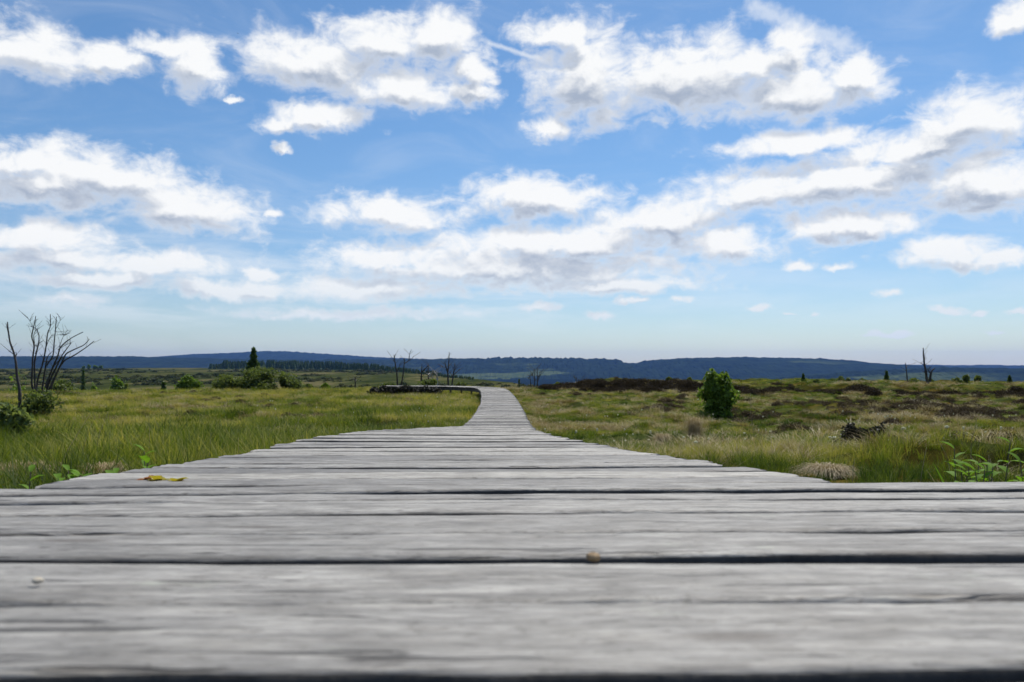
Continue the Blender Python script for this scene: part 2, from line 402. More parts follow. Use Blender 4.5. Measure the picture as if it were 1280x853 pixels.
# ------------------------------------------------------------------ scattered vegetation (stuff)
PROTO = bpy.data.collections.new
def blades(n, h, spread, lean, wid, r, segs=4, curl=.5):
    V = []; Q = []; sh = []; off = 0
    for i in range(n):
        a = r.random()*6.283; d = spread*math.sqrt(r.random())
        bx, by = d*math.cos(a), d*math.sin(a)
        la = a+(r.random()-.5)*2.2; le = lean*(r.random()**.8)*h*(1+d/spread*.5)
        hh = h*(.45+.55*r.random()); w = wid*(.6+.8*r.random()); fa = la+1.57+(r.random()-.5)*1.4
        s_ = r.random()
        for k in range(segs+1):
            t = k/segs; ww = w*(1-t)**.6+.0002
            x = bx+math.cos(la)*le*t**(1+curl*2); y = by+math.sin(la)*le*t**(1+curl*2); z = hh*(t-.18*curl*t*t)-.02
            V += [(x-math.cos(fa)*ww, y-math.sin(fa)*ww, z), (x+math.cos(fa)*ww, y+math.sin(fa)*ww, z)]; sh += [s_*.7+.3*t]*2
            if k < segs: b = off+k*2; Q.append((b, b+1, b+3, b+2))
        off += (segs+1)*2
    return V, Q, sh
def leafquads(C, size, r, elong=1.6, up=0.):
    """C (n,3) -> diamond leaves with random orientation"""
    n = len(C); a = r.normal(size=(n,3)); a[:,2] += up; a /= np.linalg.norm(a, axis=1)[:,None]
    b = r.normal(size=(n,3)); b -= (b*a).sum(1)[:,None]*a; b /= np.linalg.norm(b, axis=1)[:,None]
    s = (size*(.6+.8*r.random(n)))[:,None]
    c = np.cross(a, b)*s*.18
    V = np.stack([C-a*s*elong*.5, C+b*s*.5+c, C+a*s*elong*.5, C-b*s*.5+c], 1).reshape(-1,3)
    Q = np.arange(n*4).reshape(-1,4)
    return V, Q
def proto_col(name, meshes):
    c = bpy.data.collections.new(name)
    for i, me in enumerate(meshes):
        o = bpy.data.objects.new('%s_kind_%02d' % (name, i), me); c.objects.link(o)
    return c
def scatter(name, label, cat, pts, rot, scl, idx, tint, colx):
    me = bpy.data.meshes.new(name); me.vertices.add(len(pts)); me.vertices.foreach_set('co', np.asarray(pts, np.float32).ravel())
    for an, ty, ar, key in (('rot','FLOAT_VECTOR',rot,'vector'),('scl','FLOAT_VECTOR',scl,'vector'),('idx','INT',idx,'value'),('tint','FLOAT',tint,'value')):
        me.attributes.new(an, ty, 'POINT').data.foreach_set(key, np.asarray(ar, np.int32 if ty == 'INT' else np.float32).ravel())
    o = link(name, me); tag(o, label, cat, kind='stuff')
    ng = bpy.data.node_groups.new(name+'_scatter', 'GeometryNodeTree')
    ng.interface.new_socket('Geometry', in_out='INPUT', socket_type='NodeSocketGeometry')
    ng.interface.new_socket('Geometry', in_out='OUTPUT', socket_type='NodeSocketGeometry')
    L = ng.links.new; nn = ng.nodes.new
    gi, go, ci, ip = nn('NodeGroupInput'), nn('NodeGroupOutput'), nn('GeometryNodeCollectionInfo'), nn('GeometryNodeInstanceOnPoints')
    ci.inputs['Collection'].default_value = colx; ci.inputs['Separate Children'].default_value = True; ci.inputs['Reset Children'].default_value = True
    L(gi.outputs[0], ip.inputs['Points']); L(ci.outputs[0], ip.inputs['Instance']); ip.inputs['Pick Instance'].default_value = True
    for an, ty, key in (('rot','FLOAT_VECTOR','Rotation'),('scl','FLOAT_VECTOR','Scale'),('idx','INT','Instance Index')):
        na = nn('GeometryNodeInputNamedAttribute'); na.data_type = ty; na.inputs['Name'].default_value = an
        L(na.outputs['Attribute'], ip.inputs[key])
    L(ip.outputs[0], go.inputs[0])
    md = o.modifiers.new('scatter', 'NODES'); md.node_group = ng
    return o
def field_points(bands, seed):
    """points in front of the camera: bands of (r0, r1, per square metre)"""
    r = np.random.default_rng(seed); out = []
    tmax = math.radians(41)
    for r0, r1, den in bands:
        n = int(den*tmax*(r1*r1-r0*r0))
        R = np.sqrt(r0*r0+(r1*r1-r0*r0)*r.random(n)); T = (r.random(n)*2-1)*tmax
        out.append(np.stack([R*np.sin(T), R*np.cos(T)], 1))
    p = np.vstack(out)
    # clear of the boardwalk
    d = np.full(len(p), 99.)
    for q in P[::3]: d = np.minimum(d, np.hypot(p[:,0]-q[0], p[:,1]-q[1]))
    keep = d > W/2+.01
    keep &= ~((p[:,1] < 1.46) & (np.abs(p[:,0]) < 1.62))
    keep &= ~((p[:,1] < 1.8) & (np.abs(p[:,0]) < .9))
    p = p[keep]; return p[cleared(p)]
CLEAR = [((px-640)/F*D, D, r_) for px, D, r_ in ((1082,8.6,.42),(1082,8.2,.4),(1036,4.6,.2),(1036,4.35,.18),(28,3.6,.2),(130,3.3,.14),(896,25.2,.6),(100,1.75,.10),(178,2.3,.07),(1262,1.75,.12),(868,15,.25),(828,12,.2),(1190,1.5,.08),(1085,7.8,.35),(1084,7.4,.3))]
def cleared(p):
    k = np.ones(len(p), bool)
    for x, y, r_ in CLEAR: k &= np.hypot(p[:,0]-x, (p[:,1]-y)) > r_
    return k
def zone(p):
    """dryness/heather weights from patches in the field"""
    x, y = p[:,0], p[:,1]
    left = x < cx(y)
    big = fbm(x/5., y/5., 31, 4); sm_ = fbm(x/1.3, y/1.3, 37, 3)
    hz = np.where(left, np.interp(y, [0,24,31,40,47,52], [0,.0,.22,.30,.12,.0]), np.interp(y, [0,12,24,29,38,43,50], [.05,.12,.15,.42,.40,.05,.0])*sstep(1.,6.,x)+.04)
    heath = sstep(.66, .79, big*.55+sm_*.45+hz*.42)
    dz = np.where(left, np.interp(y, [0,3,15,26,40,50], [.04,-.02,.0,.10,.16,.10]), np.interp(y, [0,3,8,16,30,50], [.0,.0,.02,.07,.07,.02]))
    dry = sstep(.50, .68, fbm(x/2.4, y/1.6, 41, 4)+dz)
    return heath, dry
r = np.random.default_rng(11)
def tuftset(n, args, mat, seed):
    out = []; rr = np.random.default_rng(seed)
    for i in range(n):
        V, Q, sh = blades(*args, rr)
        out.append(mesh_np('tuft', V, Q, mat, {'shade':('POINT','FLOAT',sh)}, smooth=True))
    return out
near_g = tuftset(4, (46, .24, .085, .55, .0020), M['grass'], 1)
far_g = tuftset(4, (60, .24, .20, .6, .0050), M['grass'], 2)
c_g = proto_col('grass_tuft', near_g+far_g)
near_s = tuftset(3, (60, .13, .07, 1.25, .0014), M['straw'], 3)
far_s = tuftset(3, (70, .13, .19, 1.2, .0042), M['straw'], 4)
c_s = proto_col('straw_tuft', near_s+far_s)
hm = []
for i in range(4):
    rr = np.random.default_rng(50+i); n = 420
    c = rr.normal(size=(n,3)); c /= np.linalg.norm(c, axis=1)[:,None]; c *= (rr.random(n)**.4)[:,None]*(.8+.5*vnoise(c[:,0]*3+i, c[:,1]*3+c[:,2]*2, i))[:,None]
    c[:,2] = np.abs(c[:,2]); c *= (.22,.22,.20)
    V, Q = leafquads(c, np.full(n, .022), rr, 2.4, .8)
    V2, Q2, s2 = blades(34, .25, .13, .6, .003, rr, 2, .1)
    hm.append(mesh_np('sprig', np.vstack([V, V2]), np.vstack([Q, np.array(Q2)+len(V)]), M['heather'], {'shade':('POINT','FLOAT',np.concatenate([np.repeat(rr.random(n), 4), s2]))}))
c_h = proto_col('heather_sprig', hm)
B = [(1.2,4,150),(4,8,80),(8,16,40),(16,30,20),(30,62,9)]
p = field_points(B, 101); he, dr_ = zone(p)
keep = r.random(len(p)) > np.clip(he*.80+dr_*.45, 0, .93); keep &= ~((p[:,0] > 3) & (p[:,0] < 11) & (p[:,1] > 52))
p = p[keep]; he, dr_ = he[keep], dr_[keep]; R_ = np.hypot(p[:,0], p[:,1]); n = len(p)
left = p[:,0] < cx(p[:,1])
sz = (.55+.75*r.random(n))*np.interp(R_, [0,2.5,6,20,60], [.75,.95,1.15,1.1,1.0])*(.7+.6*fbm(p[:,0]/3, p[:,1]/3, 77))*np.where(left, 1.08, .50)
nearish = R_ < 9
tint = np.clip(.24+.7*(fbm(p[:,0]/2.8, p[:,1]/2.2, 61)-.36)+1.0*(fbm(p[:,0]/.7, p[:,1]/.9, 63, 2)-.5)+(r.random(n)-.5)*.5+dr_*.3+np.where(left, np.interp(R_,[0,20,35,50],[.0,.02,.16,.2]), np.interp(R_,[0,12,20],[-.12,-.10,.02])), 0, 1)
scatter('grass', 'green sedge grass growing across the bog on both sides of the boardwalk', 'grass',
    np.column_stack([p, gz(p[:,0], p[:,1])]), np.column_stack([(r.random(n)-.5)*.3, (r.random(n)-.5)*.3, r.random(n)*6.28]),
    np.column_stack([sz*np.where(nearish,1,1.15)]*2+[sz]), np.where(nearish, r.integers(0,4,n), r.integers(4,8,n)), tint, c_g)
p = field_points([(1.2,4,60),(4,8,34),(8,16,18),(16,30,10),(30,60,5)], 102); he, dr_ = zone(p)
keep = r.random(len(p)) < np.clip(.10+dr_*.9-he*.4, 0, 1)*np.where((p[:,0] > cx(p[:,1])) & (p[:,1] < 14), .45, 1.); keep &= ~((p[:,0] > 5) & (p[:,1] > 53))
p = p[keep]; R_ = np.hypot(p[:,0], p[:,1]); n = len(p); sz = .6+.8*r.random(n); nearish = R_ < 9
scatter('dead_grass', 'pale dried grass lying in tufts between the green sedge', 'dead grass',
    np.column_stack([p, gz(p[:,0], p[:,1])+.01]), np.column_stack([(r.random(n)-.5)*.4, (r.random(n)-.5)*.4, r.random(n)*6.28]),
    np.column_stack([sz*1.1, sz*1.1, sz*np.interp(R_,[0,8,30],[1.,1.1,1.25])]), np.where(nearish, r.integers(0,3,n), r.integers(3,6,n)), np.clip(.15+.8*r.random(n),0,1), c_s)
p = field_points([(2.,8,12),(8,16,8),(16,30,7),(30,60,6)], 103); he, dr_ = zone(p)
foot = np.interp(p[:,0], [0,3,8,14,20,27], [56,52,47.5,47,44,41.5])
onbank = (p[:,0] > 2.2) & (p[:,1] > foot-1.2) & (p[:,1] < foot+np.where(p[:,0] < 11, 4., .8)) & (fbm(p[:,0]/2., p[:,1]/2., 88) > np.where(p[:,0] < 11, .2, .44))
keep = (r.random(len(p)) < np.clip(he*1.1, 0, 1)) | onbank
p = p[keep]; n = len(p); ob = onbank[keep]; sz = (.55+.75*r.random(n))*np.where(ob, 1.35, .8)
p2 = field_points([(40,60,22)], 104); foot = np.interp(p2[:,0], [0,3,8,14,20,27], [56,52,47.5,47,44,41.5])
p2 = p2[(p2[:,0] > 2.) & (p2[:,1] > foot-1.2+1.6*(vnoise(p2[:,0]/1.7,0)-.5)) & (p2[:,1] < foot+np.where(p2[:,0] < 11, 2.4, .7)) & ((fbm(p2[:,0]/1.6, p2[:,1]/2., 89) > .42) | (p2[:,0] < 11))]
p = np.vstack([p, p2]); sz = np.concatenate([sz, .9+.8*r.random(len(p2))]); ob = np.concatenate([ob, np.ones(len(p2), bool)]); n = len(p)
scatter('heather', 'dark brown heather growing in patches and along the low peat bank', 'heather',
    np.column_stack([p, gz(p[:,0], p[:,1])-.02]), np.column_stack([np.zeros(n), np.zeros(n), r.random(n)*6.28]),
    np.column_stack([sz*1.15, sz*1.15, sz*.9]), r.integers(0,4,n), np.clip(np.where(ob, .12, .45)+.35*r.random(n),0,1), c_h)

mm = []
for i in range(3):
    rr = np.random.default_rng(70+i); nn_ = 260
    c = rr.normal(size=(nn_,3)); c /= np.linalg.norm(c, axis=1)[:,None]; c *= (rr.random(nn_)**.4)[:,None]*(.6+.8*vnoise(c[:,0]*3+i, c[:,1]*3+c[:,2]*2, i))[:,None]; c[:,2] = np.abs(c[:,2])
    V, Q = leafquads(c, np.full(nn_, .20), rr, 1.8, .3)
    mm.append(mesh_np('scrub_bush', V, Q, M['moorscrub'], {'shade':('POINT','FLOAT',np.repeat(rr.random(nn_), 4))}))
c_m = proto_col('moor_scrub_bush', mm); r = np.random.default_rng(21)
n = 5200; R_ = 90+1150*r.random(n)**1.2; T_ = -.62+.66*r.random(n); p = np.stack([R_*np.sin(T_), R_*np.cos(T_)], 1)
p = p[fbm(p[:,0]/60., p[:,1]/160., 55, 3)+(r.random(n)-.5)*.12 > .535]; n = len(p); sz = (.5+1.5*r.random(n)**3)*np.interp(np.hypot(*p.T), [90,400,1300], [.6,1.1,1.8])
scatter('moor_scrub', 'patches of dark low scrub spread over the far moor at left', 'scrub', np.column_stack([p, gz(p[:,0], p[:,1])-.1]), np.column_stack([np.zeros(n), np.zeros(n), r.random(n)*6.28]),
    np.column_stack([sz*1.5, sz*1.5, sz*.8]), r.integers(0,3,n), np.clip(.1+.8*r.random(n),0,1), c_m)
# ------------------------------------------------------------------ tubes, stems, crowns
def tube(pts, r0, r1, sides=6, seed=0, rough=.12):
    pts = np.asarray(pts, float); out = []
    for i in range(len(pts)-1):
        for t in np.linspace(0, 1, 5)[:-1]: out.append(pts[i]*(1-t)+pts[i+1]*t)
    out.append(pts[-1]); C = np.array(out)
    Ck = C.copy(); Ck[1:-1] = (C[:-2]+2*C[1:-1]+C[2:])/4; C = Ck
    n = len(C); rr = np.random.default_rng(seed+int(abs(pts[0][0]*97+pts[-1][2]*31)) % 9999)
    rad = np.linspace(r0, r1, n)*(1+(rr.random(n)-.5)*2*rough)
    V = []
    for i in range(n):
        t = C[min(i+1,n-1)]-C[max(i-1,0)]; t /= np.linalg.norm(t)+1e-9
        u = np.cross(t, (0,1,.13)); u /= np.linalg.norm(u)+1e-9; v = np.cross(t, u)
        for k in range(sides):
            a = 6.2832*k/sides; V.append(C[i]+(u*math.cos(a)+v*math.sin(a))*rad[i])
    Q = []
    for i in range(n-1):
        for k in range(sides): Q.append((i*sides+k, i*sides+(k+1)%sides, (i+1)*sides+(k+1)%sides, (i+1)*sides+k))
    V.append(C[-1]+(C[-1]-C[-2])*.15); tip = len(V)-1
    for k in range(0, sides, 2): Q.append(((n-1)*sides+k, (n-1)*sides+(k+1)%sides, (n-1)*sides+(k+2)%sides, tip))
    return np.array(V), np.array(Q)
class Acc:
    def __init__(s): s.v = []; s.q = []; s.n = 0
    def add(s, VQ):
        V, Q = VQ; s.v.append(np.asarray(V, float)); s.q.append(np.asarray(Q)+s.n); s.n += len(V); return s
    def mesh(s, name, mat, shade=True, smooth=False):
        V = np.vstack(s.v)
        at_ = {'shade':('POINT','FLOAT',np.repeat(np.random.default_rng(len(V)).random(len(V)//4+1),4)[:len(V)])} if shade else None
        return mesh_np(name, V, np.vstack(s.q), mat, at_, smooth=smooth)

def dead_tree(origin_px, scale, ox, oy, D, base_py, trunks, limbs, label, group=None, r0=.045, mat='dead', depthj=.5, name='dead_tree'):
    """trunks / limbs: polylines traced in a zoomed crop; each gets its own distance so the plant has depth"""
    bx, _ = origin_px; b = at(ox+bx/scale, base_py, D); b[2] = float(gz(b[0], b[1]))-.1
    e = empty(name, tuple(b), label, 'dead tree', group)
    rr = np.random.default_rng(int(bx)+int(D))
    def conv(pl, d0, d1):
        n = len(pl); return [at(ox+x/scale, oy+y/scale, D+d0+(d1-d0)*i/max(1,n-1))-b for i, (x, y) in enumerate(pl)]
    tr = []
    for pl in trunks:
        d = (rr.random()-.5)*2*depthj; pts = conv(pl, d*.3, d)
        pts = [np.array([pts[0][0]*.8, pts[0][1]*.6, 0.0])]+pts
        a = Acc(); a.add(tube(pts, r0, r0*.28, 7, 3)); tr.append((pts, d))
        link('trunk', a.mesh('trunk', M[mat], False, True), e)
    for pl, w in limbs:
        # a limb starts on the trunk point nearest to its first traced point
        p0 = np.array(at(ox+pl[0][0]/scale, oy+pl[0][1]/scale, D)-b); best = None
        for pts, d in tr:
            for i in range(len(pts)-1):
                for t in np.linspace(0, 1, 8):
                    q = pts[i]*(1-t)+pts[i+1]*t; dd = (q[0]-p0[0])**2+(q[2]-p0[2])**2
                    if best is None or dd < best[0]: best = (dd, q[1])
        d = best[1]; pts = conv(pl, d, d+(rr.random()-.5)*2*depthj)
        a = Acc(); a.add(tube(pts, r0*w, r0*w*.3, 6, 5)); link('branch', a.mesh('branch', M[mat], False, True), e)
        tr.append((pts, d))
    tw = Acc(); cnt = 0; px1 = D/F
    for pts, d in tr:
        for k in range(int(rr.integers(3, 8) if len(trunks) > 4 else rr.integers(1, 5))):
            i = int(rr.integers(max(0, len(pts)//2-1), len(pts)-1)); t = rr.random(); q = pts[i]*(1-t)+pts[i+1]*t
            dr = (pts[i+1]-pts[i]); dr = dr/np.linalg.norm(dr); sd_ = 1 if rr.random() < .5 else -1
            v = dr*.7+np.array([sd_*(.5+.5*rr.random()), (rr.random()-.5)*.8, .25*rr.random()]); v /= np.linalg.norm(v); L_ = px1*(4+8*rr.random())
            m_ = q+v*L_*.5+np.array([0,0,.06*L_]); en = q+v*L_+np.array([sd_*.1*L_,0,.22*L_])
            tw = Acc().add(tube([q, m_, en], max(.35*px1*.6, .004), .3*px1*.5, 4, cnt)); link('twig', tw.mesh('twig', M[mat], False, True), e)
    return e
# the gnarled dead trees at the far left
Z1 = 6.093
dead_tree((150,0), Z1, 0, 380, 24.5, 507, [[(152,700),(148,640),(130,560),(122,450),(105,370),(75,290),(62,200),(57,140)]],
    [([(62,215),(50,160),(45,148)],.3), ([(110,390),(60,350),(0,300)],.25), ([(122,400),(125,375),(118,365)],.3)],
    'single bare dead stem leaning left at the left edge of the photo', r0=.055)
dead_tree((300,0), Z1, 0, 380, 26, 505,
    [[(265,680),(240,620),(245,500),(250,400),(262,320),(240,250),(250,200),(262,150),(272,95)],
     [(270,680),(265,600),(262,450),(275,380),(295,300),(298,240),(280,190)],
     [(275,690),(285,580),(330,440),(350,330),(362,220),(385,172),(383,80)],
     [(315,690),(330,600),(345,480),(405,400),(412,300),(422,200),(430,100)],
     [(330,690),(360,590),(400,490),(440,400),(455,335),(500,290),(560,250),(632,215)],
     [(345,690),(380,580),(430,480),(470,395),(510,340),(542,298)],
     [(360,690),(400,590),(455,480),(500,380),(560,350),(640,315),(680,270)],
     [(370,690),(410,580),(450,490),(490,430),(570,390),(660,330),(716,284)]],
    [([(250,170),(225,130),(213,105)],.22), ([(228,135),(234,110),(242,84)],.18), ([(282,195),(258,180),(232,172)],.3),
     ([(350,330),(375,265),(406,228)],.35), ([(426,190),(445,160),(466,100)],.25), ([(422,213),(445,213),(470,216)],.25),
     ([(450,330),(480,250),(516,200)],.3), ([(440,350),(500,312),(540,300)],.3), ([(345,480),(360,400),(406,355)],.6),
     ([(262,300),(255,240),(275,190)],.45), ([(268,380),(285,330),(262,310)],.3), ([(330,440),(380,435),(412,410)],.3), ([(385,172),(370,160),(375,130)],.2),
     ([(425,240),(450,235),(462,238)],.15), ([(400,490),(440,440),(500,385)],.45)],
    'large many-stemmed dead tree with bare branches fanning right at far left', r0=.038)
# dead trees near the bend of the boardwalk
c3 = dict(scale=4., ox=460, oy=420)
dg = None
dead_tree((150,0), 4., 460, 420, 52, 488, [[(148,262),(145,190),(135,130),(130,95)], [(163,262),(175,200),(180,150),(182,110)]],
    [([(178,140),(205,125),(207,92),(218,68)],.5), ([(205,125),(222,112),(230,100)],.35), ([(145,180),(156,160),(158,140)],.3), ([(137,135),(128,125),(126,112)],.3)],
    'twin-stemmed bare dead tree, leftmost of those by the boardwalk bend', r0=.07)
dead_tree((268,0), 4., 460, 420, 51, 486, [[(266,225),(268,180),(270,140)], [(302,225),(301,180),(302,138)]], [([(268,182),(285,165),(304,147)],.7), ([(301,190),(312,178)],.5)],
    'short broken dead snag with a slanting crossbar near the boardwalk bend', r0=.07)
dead_tree((335,0), 4., 460, 420, 50.5, 486, [[(325,232),(320,200),(326,178)], [(346,232),(345,205),(343,178)]], [([(308,205),(322,182),(330,172)],.8), ([(326,180),(338,190),(352,215)],.8), ([(300,195),(310,185)],.4)],
    'low bleached tangle of dead wood between the snag and the thin dead trees', r0=.09, mat='pale')
dead_tree((400,0), 4., 460, 420, 51, 486, [[(401,240),(399,180),(404,140),(406,82)]], [([(399,182),(388,150),(384,130)],.7), ([(404,150),(412,140)],.3), ([(390,160),(384,158)],.3)],
    'tallest thin dead tree left of the boardwalk bend', r0=.075)
dead_tree((425,0), 4., 460, 420, 52, 486, [[(420,240),(428,190),(432,140)]], [([(428,195),(445,180),(462,165)],.5), ([(430,175),(440,160),(443,150)],.4), ([(425,205),(414,190),(412,178)],.4)],
    'small forked dead tree beside the tallest thin dead tree', r0=.075)
dead_tree((835,0), 4., 460, 420, 58, 488, [[(815,262),(812,215),(803,195)], [(832,262),(832,210),(835,170)], [(848,262),(848,200),(846,158)], [(842,262),(852,215),(866,185)]],
    [([(832,215),(822,195),(818,180)],.5), ([(848,205),(858,190),(862,170)],.5), ([(812,220),(800,210)],.4), ([(846,190),(840,175)],.4)],
    'clump of thin grey dead stems just right of the boardwalk end', r0=.05)
ga = 'thin dead saplings right of the boardwalk end'
for bx, top in ((1040,205),(1053,215),(1064,222),(1185,208)):
    dead_tree((bx,0), 4., 460, 420, 57, 487, [[(bx,255),(bx+2,235),(bx+1,top)]], [([(bx+1,240),(bx+6,228)],.5)], 'tiny bare dead sapling standing in front of the hills, right of the boardwalk end', ga, r0=.045)
dead_tree((730,0), 4.063, 980, 420, 50, 482, [[(726,246),(722,190),(712,140),(708,100),(707,62)], [(738,246),(745,195),(752,175),(766,165)]],
    [([(716,160),(706,145),(690,135)],.35), ([(745,195),(735,175),(730,165)],.4), ([(712,130),(716,110),(714,90)],.35), ([(722,190),(712,180)],.3)],
    'tall dead tree with a forked trunk on the bank at right', r0=.10)
dead_tree((625,0), 4.063, 980, 420, 50, 481, [[(628,246),(623,190),(617,138)]], [([(620,160),(628,150)],.4), ([(622,180),(612,170)],.3)],
    'smaller slender dead tree left of the tall one on the bank', r0=.07)
dead_tree((818,0), 4., 240, 400, 53, 492, [[(816,360),(817,320),(815,282)]], [([(816,310),(824,298)],.4),([(815,300),(806,292)],.4)],
    'lone thin dead stump on the open moor between the bushes and the boardwalk bend', r0=.07)

def crown(blobs, n, size, r, elong=1.6, up=.2, bmp=(.55,.85)):
    """leaves spread through several ellipsoids (cx,cy,cz,rx,ry,rz), denser towards the outside, broken up by noise"""
    w = np.array([b[3]*b[4]*b[5] for b in blobs])**.75; w /= w.sum(); C = []
    for b, ww in zip(blobs, w):
        k = int(n*ww*1.6); d = r.normal(size=(k,3)); d /= np.linalg.norm(d, axis=1)[:,None]
        rad = (r.random(k)**.42); bump = bmp[0]+bmp[1]*fbm(d[:,0]*2.2+b[0]*3+5, d[:,2]*2.2+d[:,1]*1.7+b[2]*3, 9, 3)
        q = np.array(b[:3])+d*(rad*bump)[:,None]*np.array(b[3:6]); 
        hole = vnoise(q[:,0]/(size*7)+3, q[:,2]/(size*6)+q[:,1]/(size*7), 13)
        C.append(q[(hole > .36)])
    C = np.vstack(C); C = C[C[:,2] > .01]
    return leafquads(C, np.full(len(C), size), r, elong, up)
def bush(name, px, base_py, D, w_px, h_px, label, mat='bush', leaves=2600, leaf=None, group=None, seed=1, blobs=None, stems=5, cat='bush', z=None, bmp=(.55,.85)):
    b = at(px, base_py, D); b[2] = float(gz(b[0], b[1]))-.03 if z is None else z
    top = ZC-(base_py-h_px-YH)/F*D; H = top-b[2]; Wd = w_px/F*D
    e = empty(name, tuple(b), label, cat, group); r = np.random.default_rng(seed)
    if blobs is None:
        blobs = []
        for k in range(7):
            a = r.random()*6.28; d = .26*Wd*math.sqrt(r.random())
            zz = H*(.32+.36*r.random()); rx = Wd*(.20+.10*r.random())
            blobs.append((math.cos(a)*d, math.sin(a)*d*.8, zz, rx, rx*.9, min(H-zz, H*(.26+.1*r.random()))))
        blobs.append((0,0,H*.4, Wd*.42, Wd*.36, H*.42)); blobs.append((0,0,H*.78,Wd*.18,Wd*.16,H*.22))
    else: blobs = [(x*Wd, y*Wd, zz*H, rx*Wd, ry*Wd, rz*H) for x,y,zz,rx,ry,rz in blobs]
    leaf = leaf or max(.03, D*.0022)
    a = Acc(); a.add(crown(blobs, leaves, leaf, r, bmp=bmp)); link('foliage', a.mesh('foliage', M[mat]), e)
    s_ = Acc()
    for k in range(stems):
        q = blobs[k % len(blobs)]; x = (r.random()-.5)*.12*Wd
        s_.add(tube([(x, 0, 0), (x+.3*q[0], .3*q[1], q[2]*.4), (q[0], q[1], q[2]+q[5]*.55)], max(.008,.018*H/1.5), .003, 5, k))
    link('stem', s_.mesh('stem', M['bark'], False, True), e)
    return e
def conifer(px, base_py, D, w_px, h_px, label, group=None, seed=1, leaves=2600, z=None):
    b = at(px, base_py, D); b[2] = float(gz(b[0], b[1]))-.05 if z is None else z
    H = ZC-(base_py-h_px-YH)/F*D-b[2]; R = w_px/F*D/2
    e = empty('spruce_tree', tuple(b), label, 'tree', group); r = np.random.default_rng(seed)
    C = []
    nb = 60
    for k in range(nb):
        t = (k+.5)/nb; zz = H*(.06+.92*t); L = R*(1-t)**1.15*(.55+.75*r.random())+.02*R; a = k*2.4+r.random()*.5
        m = int(leaves/nb*(1.7-1.4*t))+6; s_ = r.random(m)
        q = np.stack([math.cos(a)*L*s_, math.sin(a)*L*s_, zz-L*.22*s_**1.5+L*.12*s_], 1)+r.normal(size=(m,3))*R*.04
        C.append(q)
    C = np.vstack(C); C = C[C[:,2] > 0]
    a = Acc(); a.add(leafquads(C, np.full(len(C), max(.03, D*.0013)), r, 2.4, -.1)); link('crown', a.mesh('crown', M['spruce']), e)
    link('trunk', Acc().add(tube([(0,0,0),(0,0,H*.5),(.01,0,H*.97)], .035*H/2.5, .006, 6, 1)).mesh('trunk', M['bark'], False, True), e)
    return e

# bushes beyond the left brow
bush('bush', 323, 492, 50, 112, 34, 'wide grey-green willow bush around the foot of the young spruce', leaves=16000, leaf=.08, seed=3, bmp=(.8,.4),
    blobs=[(0,-.02,.22,.50,.22,.32),(-.15,-.03,.40,.26,.2,.38),(.17,-.03,.40,.26,.2,.38),(-.28,-.04,.28,.22,.16,.36),(.26,-.04,.28,.24,.16,.36),(-.10,-.05,.4,.2,.16,.42),(.1,.03,.42,.2,.16,.42),(-.34,0,.38,.16,.14,.36),(-.18,.03,.45,.2,.16,.45),(0,-.02,.5,.22,.18,.47),(.16,.02,.48,.2,.16,.44),(.32,0,.38,.16,.14,.36),(.42,0,.25,.09,.09,.27),(-.43,0,.25,.09,.09,.27),(.05,.05,.6,.12,.1,.4)])
conifer(317, 492, 51.5, 44, 57, 'young green spruce rising out of the wide willow bush', seed=5, leaves=9000)
bush('bush', 235, 489, 55, 34, 21, 'dark rounded bush left of the wide willow bush', leaves=3500, leaf=.10, seed=6, mat='birch')
# moor bushes far left
gm = 'small far bushes and trees on the moor'
conifer(104, 487, 150, 17, 26, 'small pointed conifer right of the big dead tree, on the moor', gm, 8, 1800, z=None)
for i, (x, y, D, w, h, lb, mt) in enumerate([
    (22, 487, 110, 40, 22, 'dark bush mass behind the leftmost dead stem', 'birch'),
    (75, 492, 60, 50, 18, 'green bush low behind the branches of the big dead tree', 'bush'),
    (116, 486, 130, 12, 8, 'little round bush just right of the pointed conifer', 'birch'),
    (145, 484, 170, 20, 16, 'ragged bush midway between pointed conifer and lone dark sapling', 'birch'),
    (158, 487, 140, 12, 9, 'small low bush at the foot of the ragged bush', 'bush'),
    (205, 487, 120, 7, 19, 'narrow dark sapling standing alone on the moor', 'spruce'),
    (385, 491, 56, 18, 10, 'low green bush right of the wide willow bush', 'bush'),
    (407, 491, 57, 12, 11, 'small upright green bush by the lone dead stump', 'birch')]):
    bush('bush', x, y, D, w, h, lb, mat=mt, leaves=900, leaf=D*.0028, group=gm, seed=20+i, stems=3)
gr5 = 'row of tiny far trees on the moor horizon'
for i, (x, h) in enumerate(((111,6),(118,5),(121,4),(126,5),(104,4))):
    D = 1300; b = at(x, 461, D)
    bush('far_tree', x, 462, D, 4, h, 'tiny dark tree in the short row on the far edge of the moor', mat='birch', leaves=160, leaf=2.0, group=gr5, seed=40+i, stems=1, cat='tree', z=float(gz(b[0], D)))
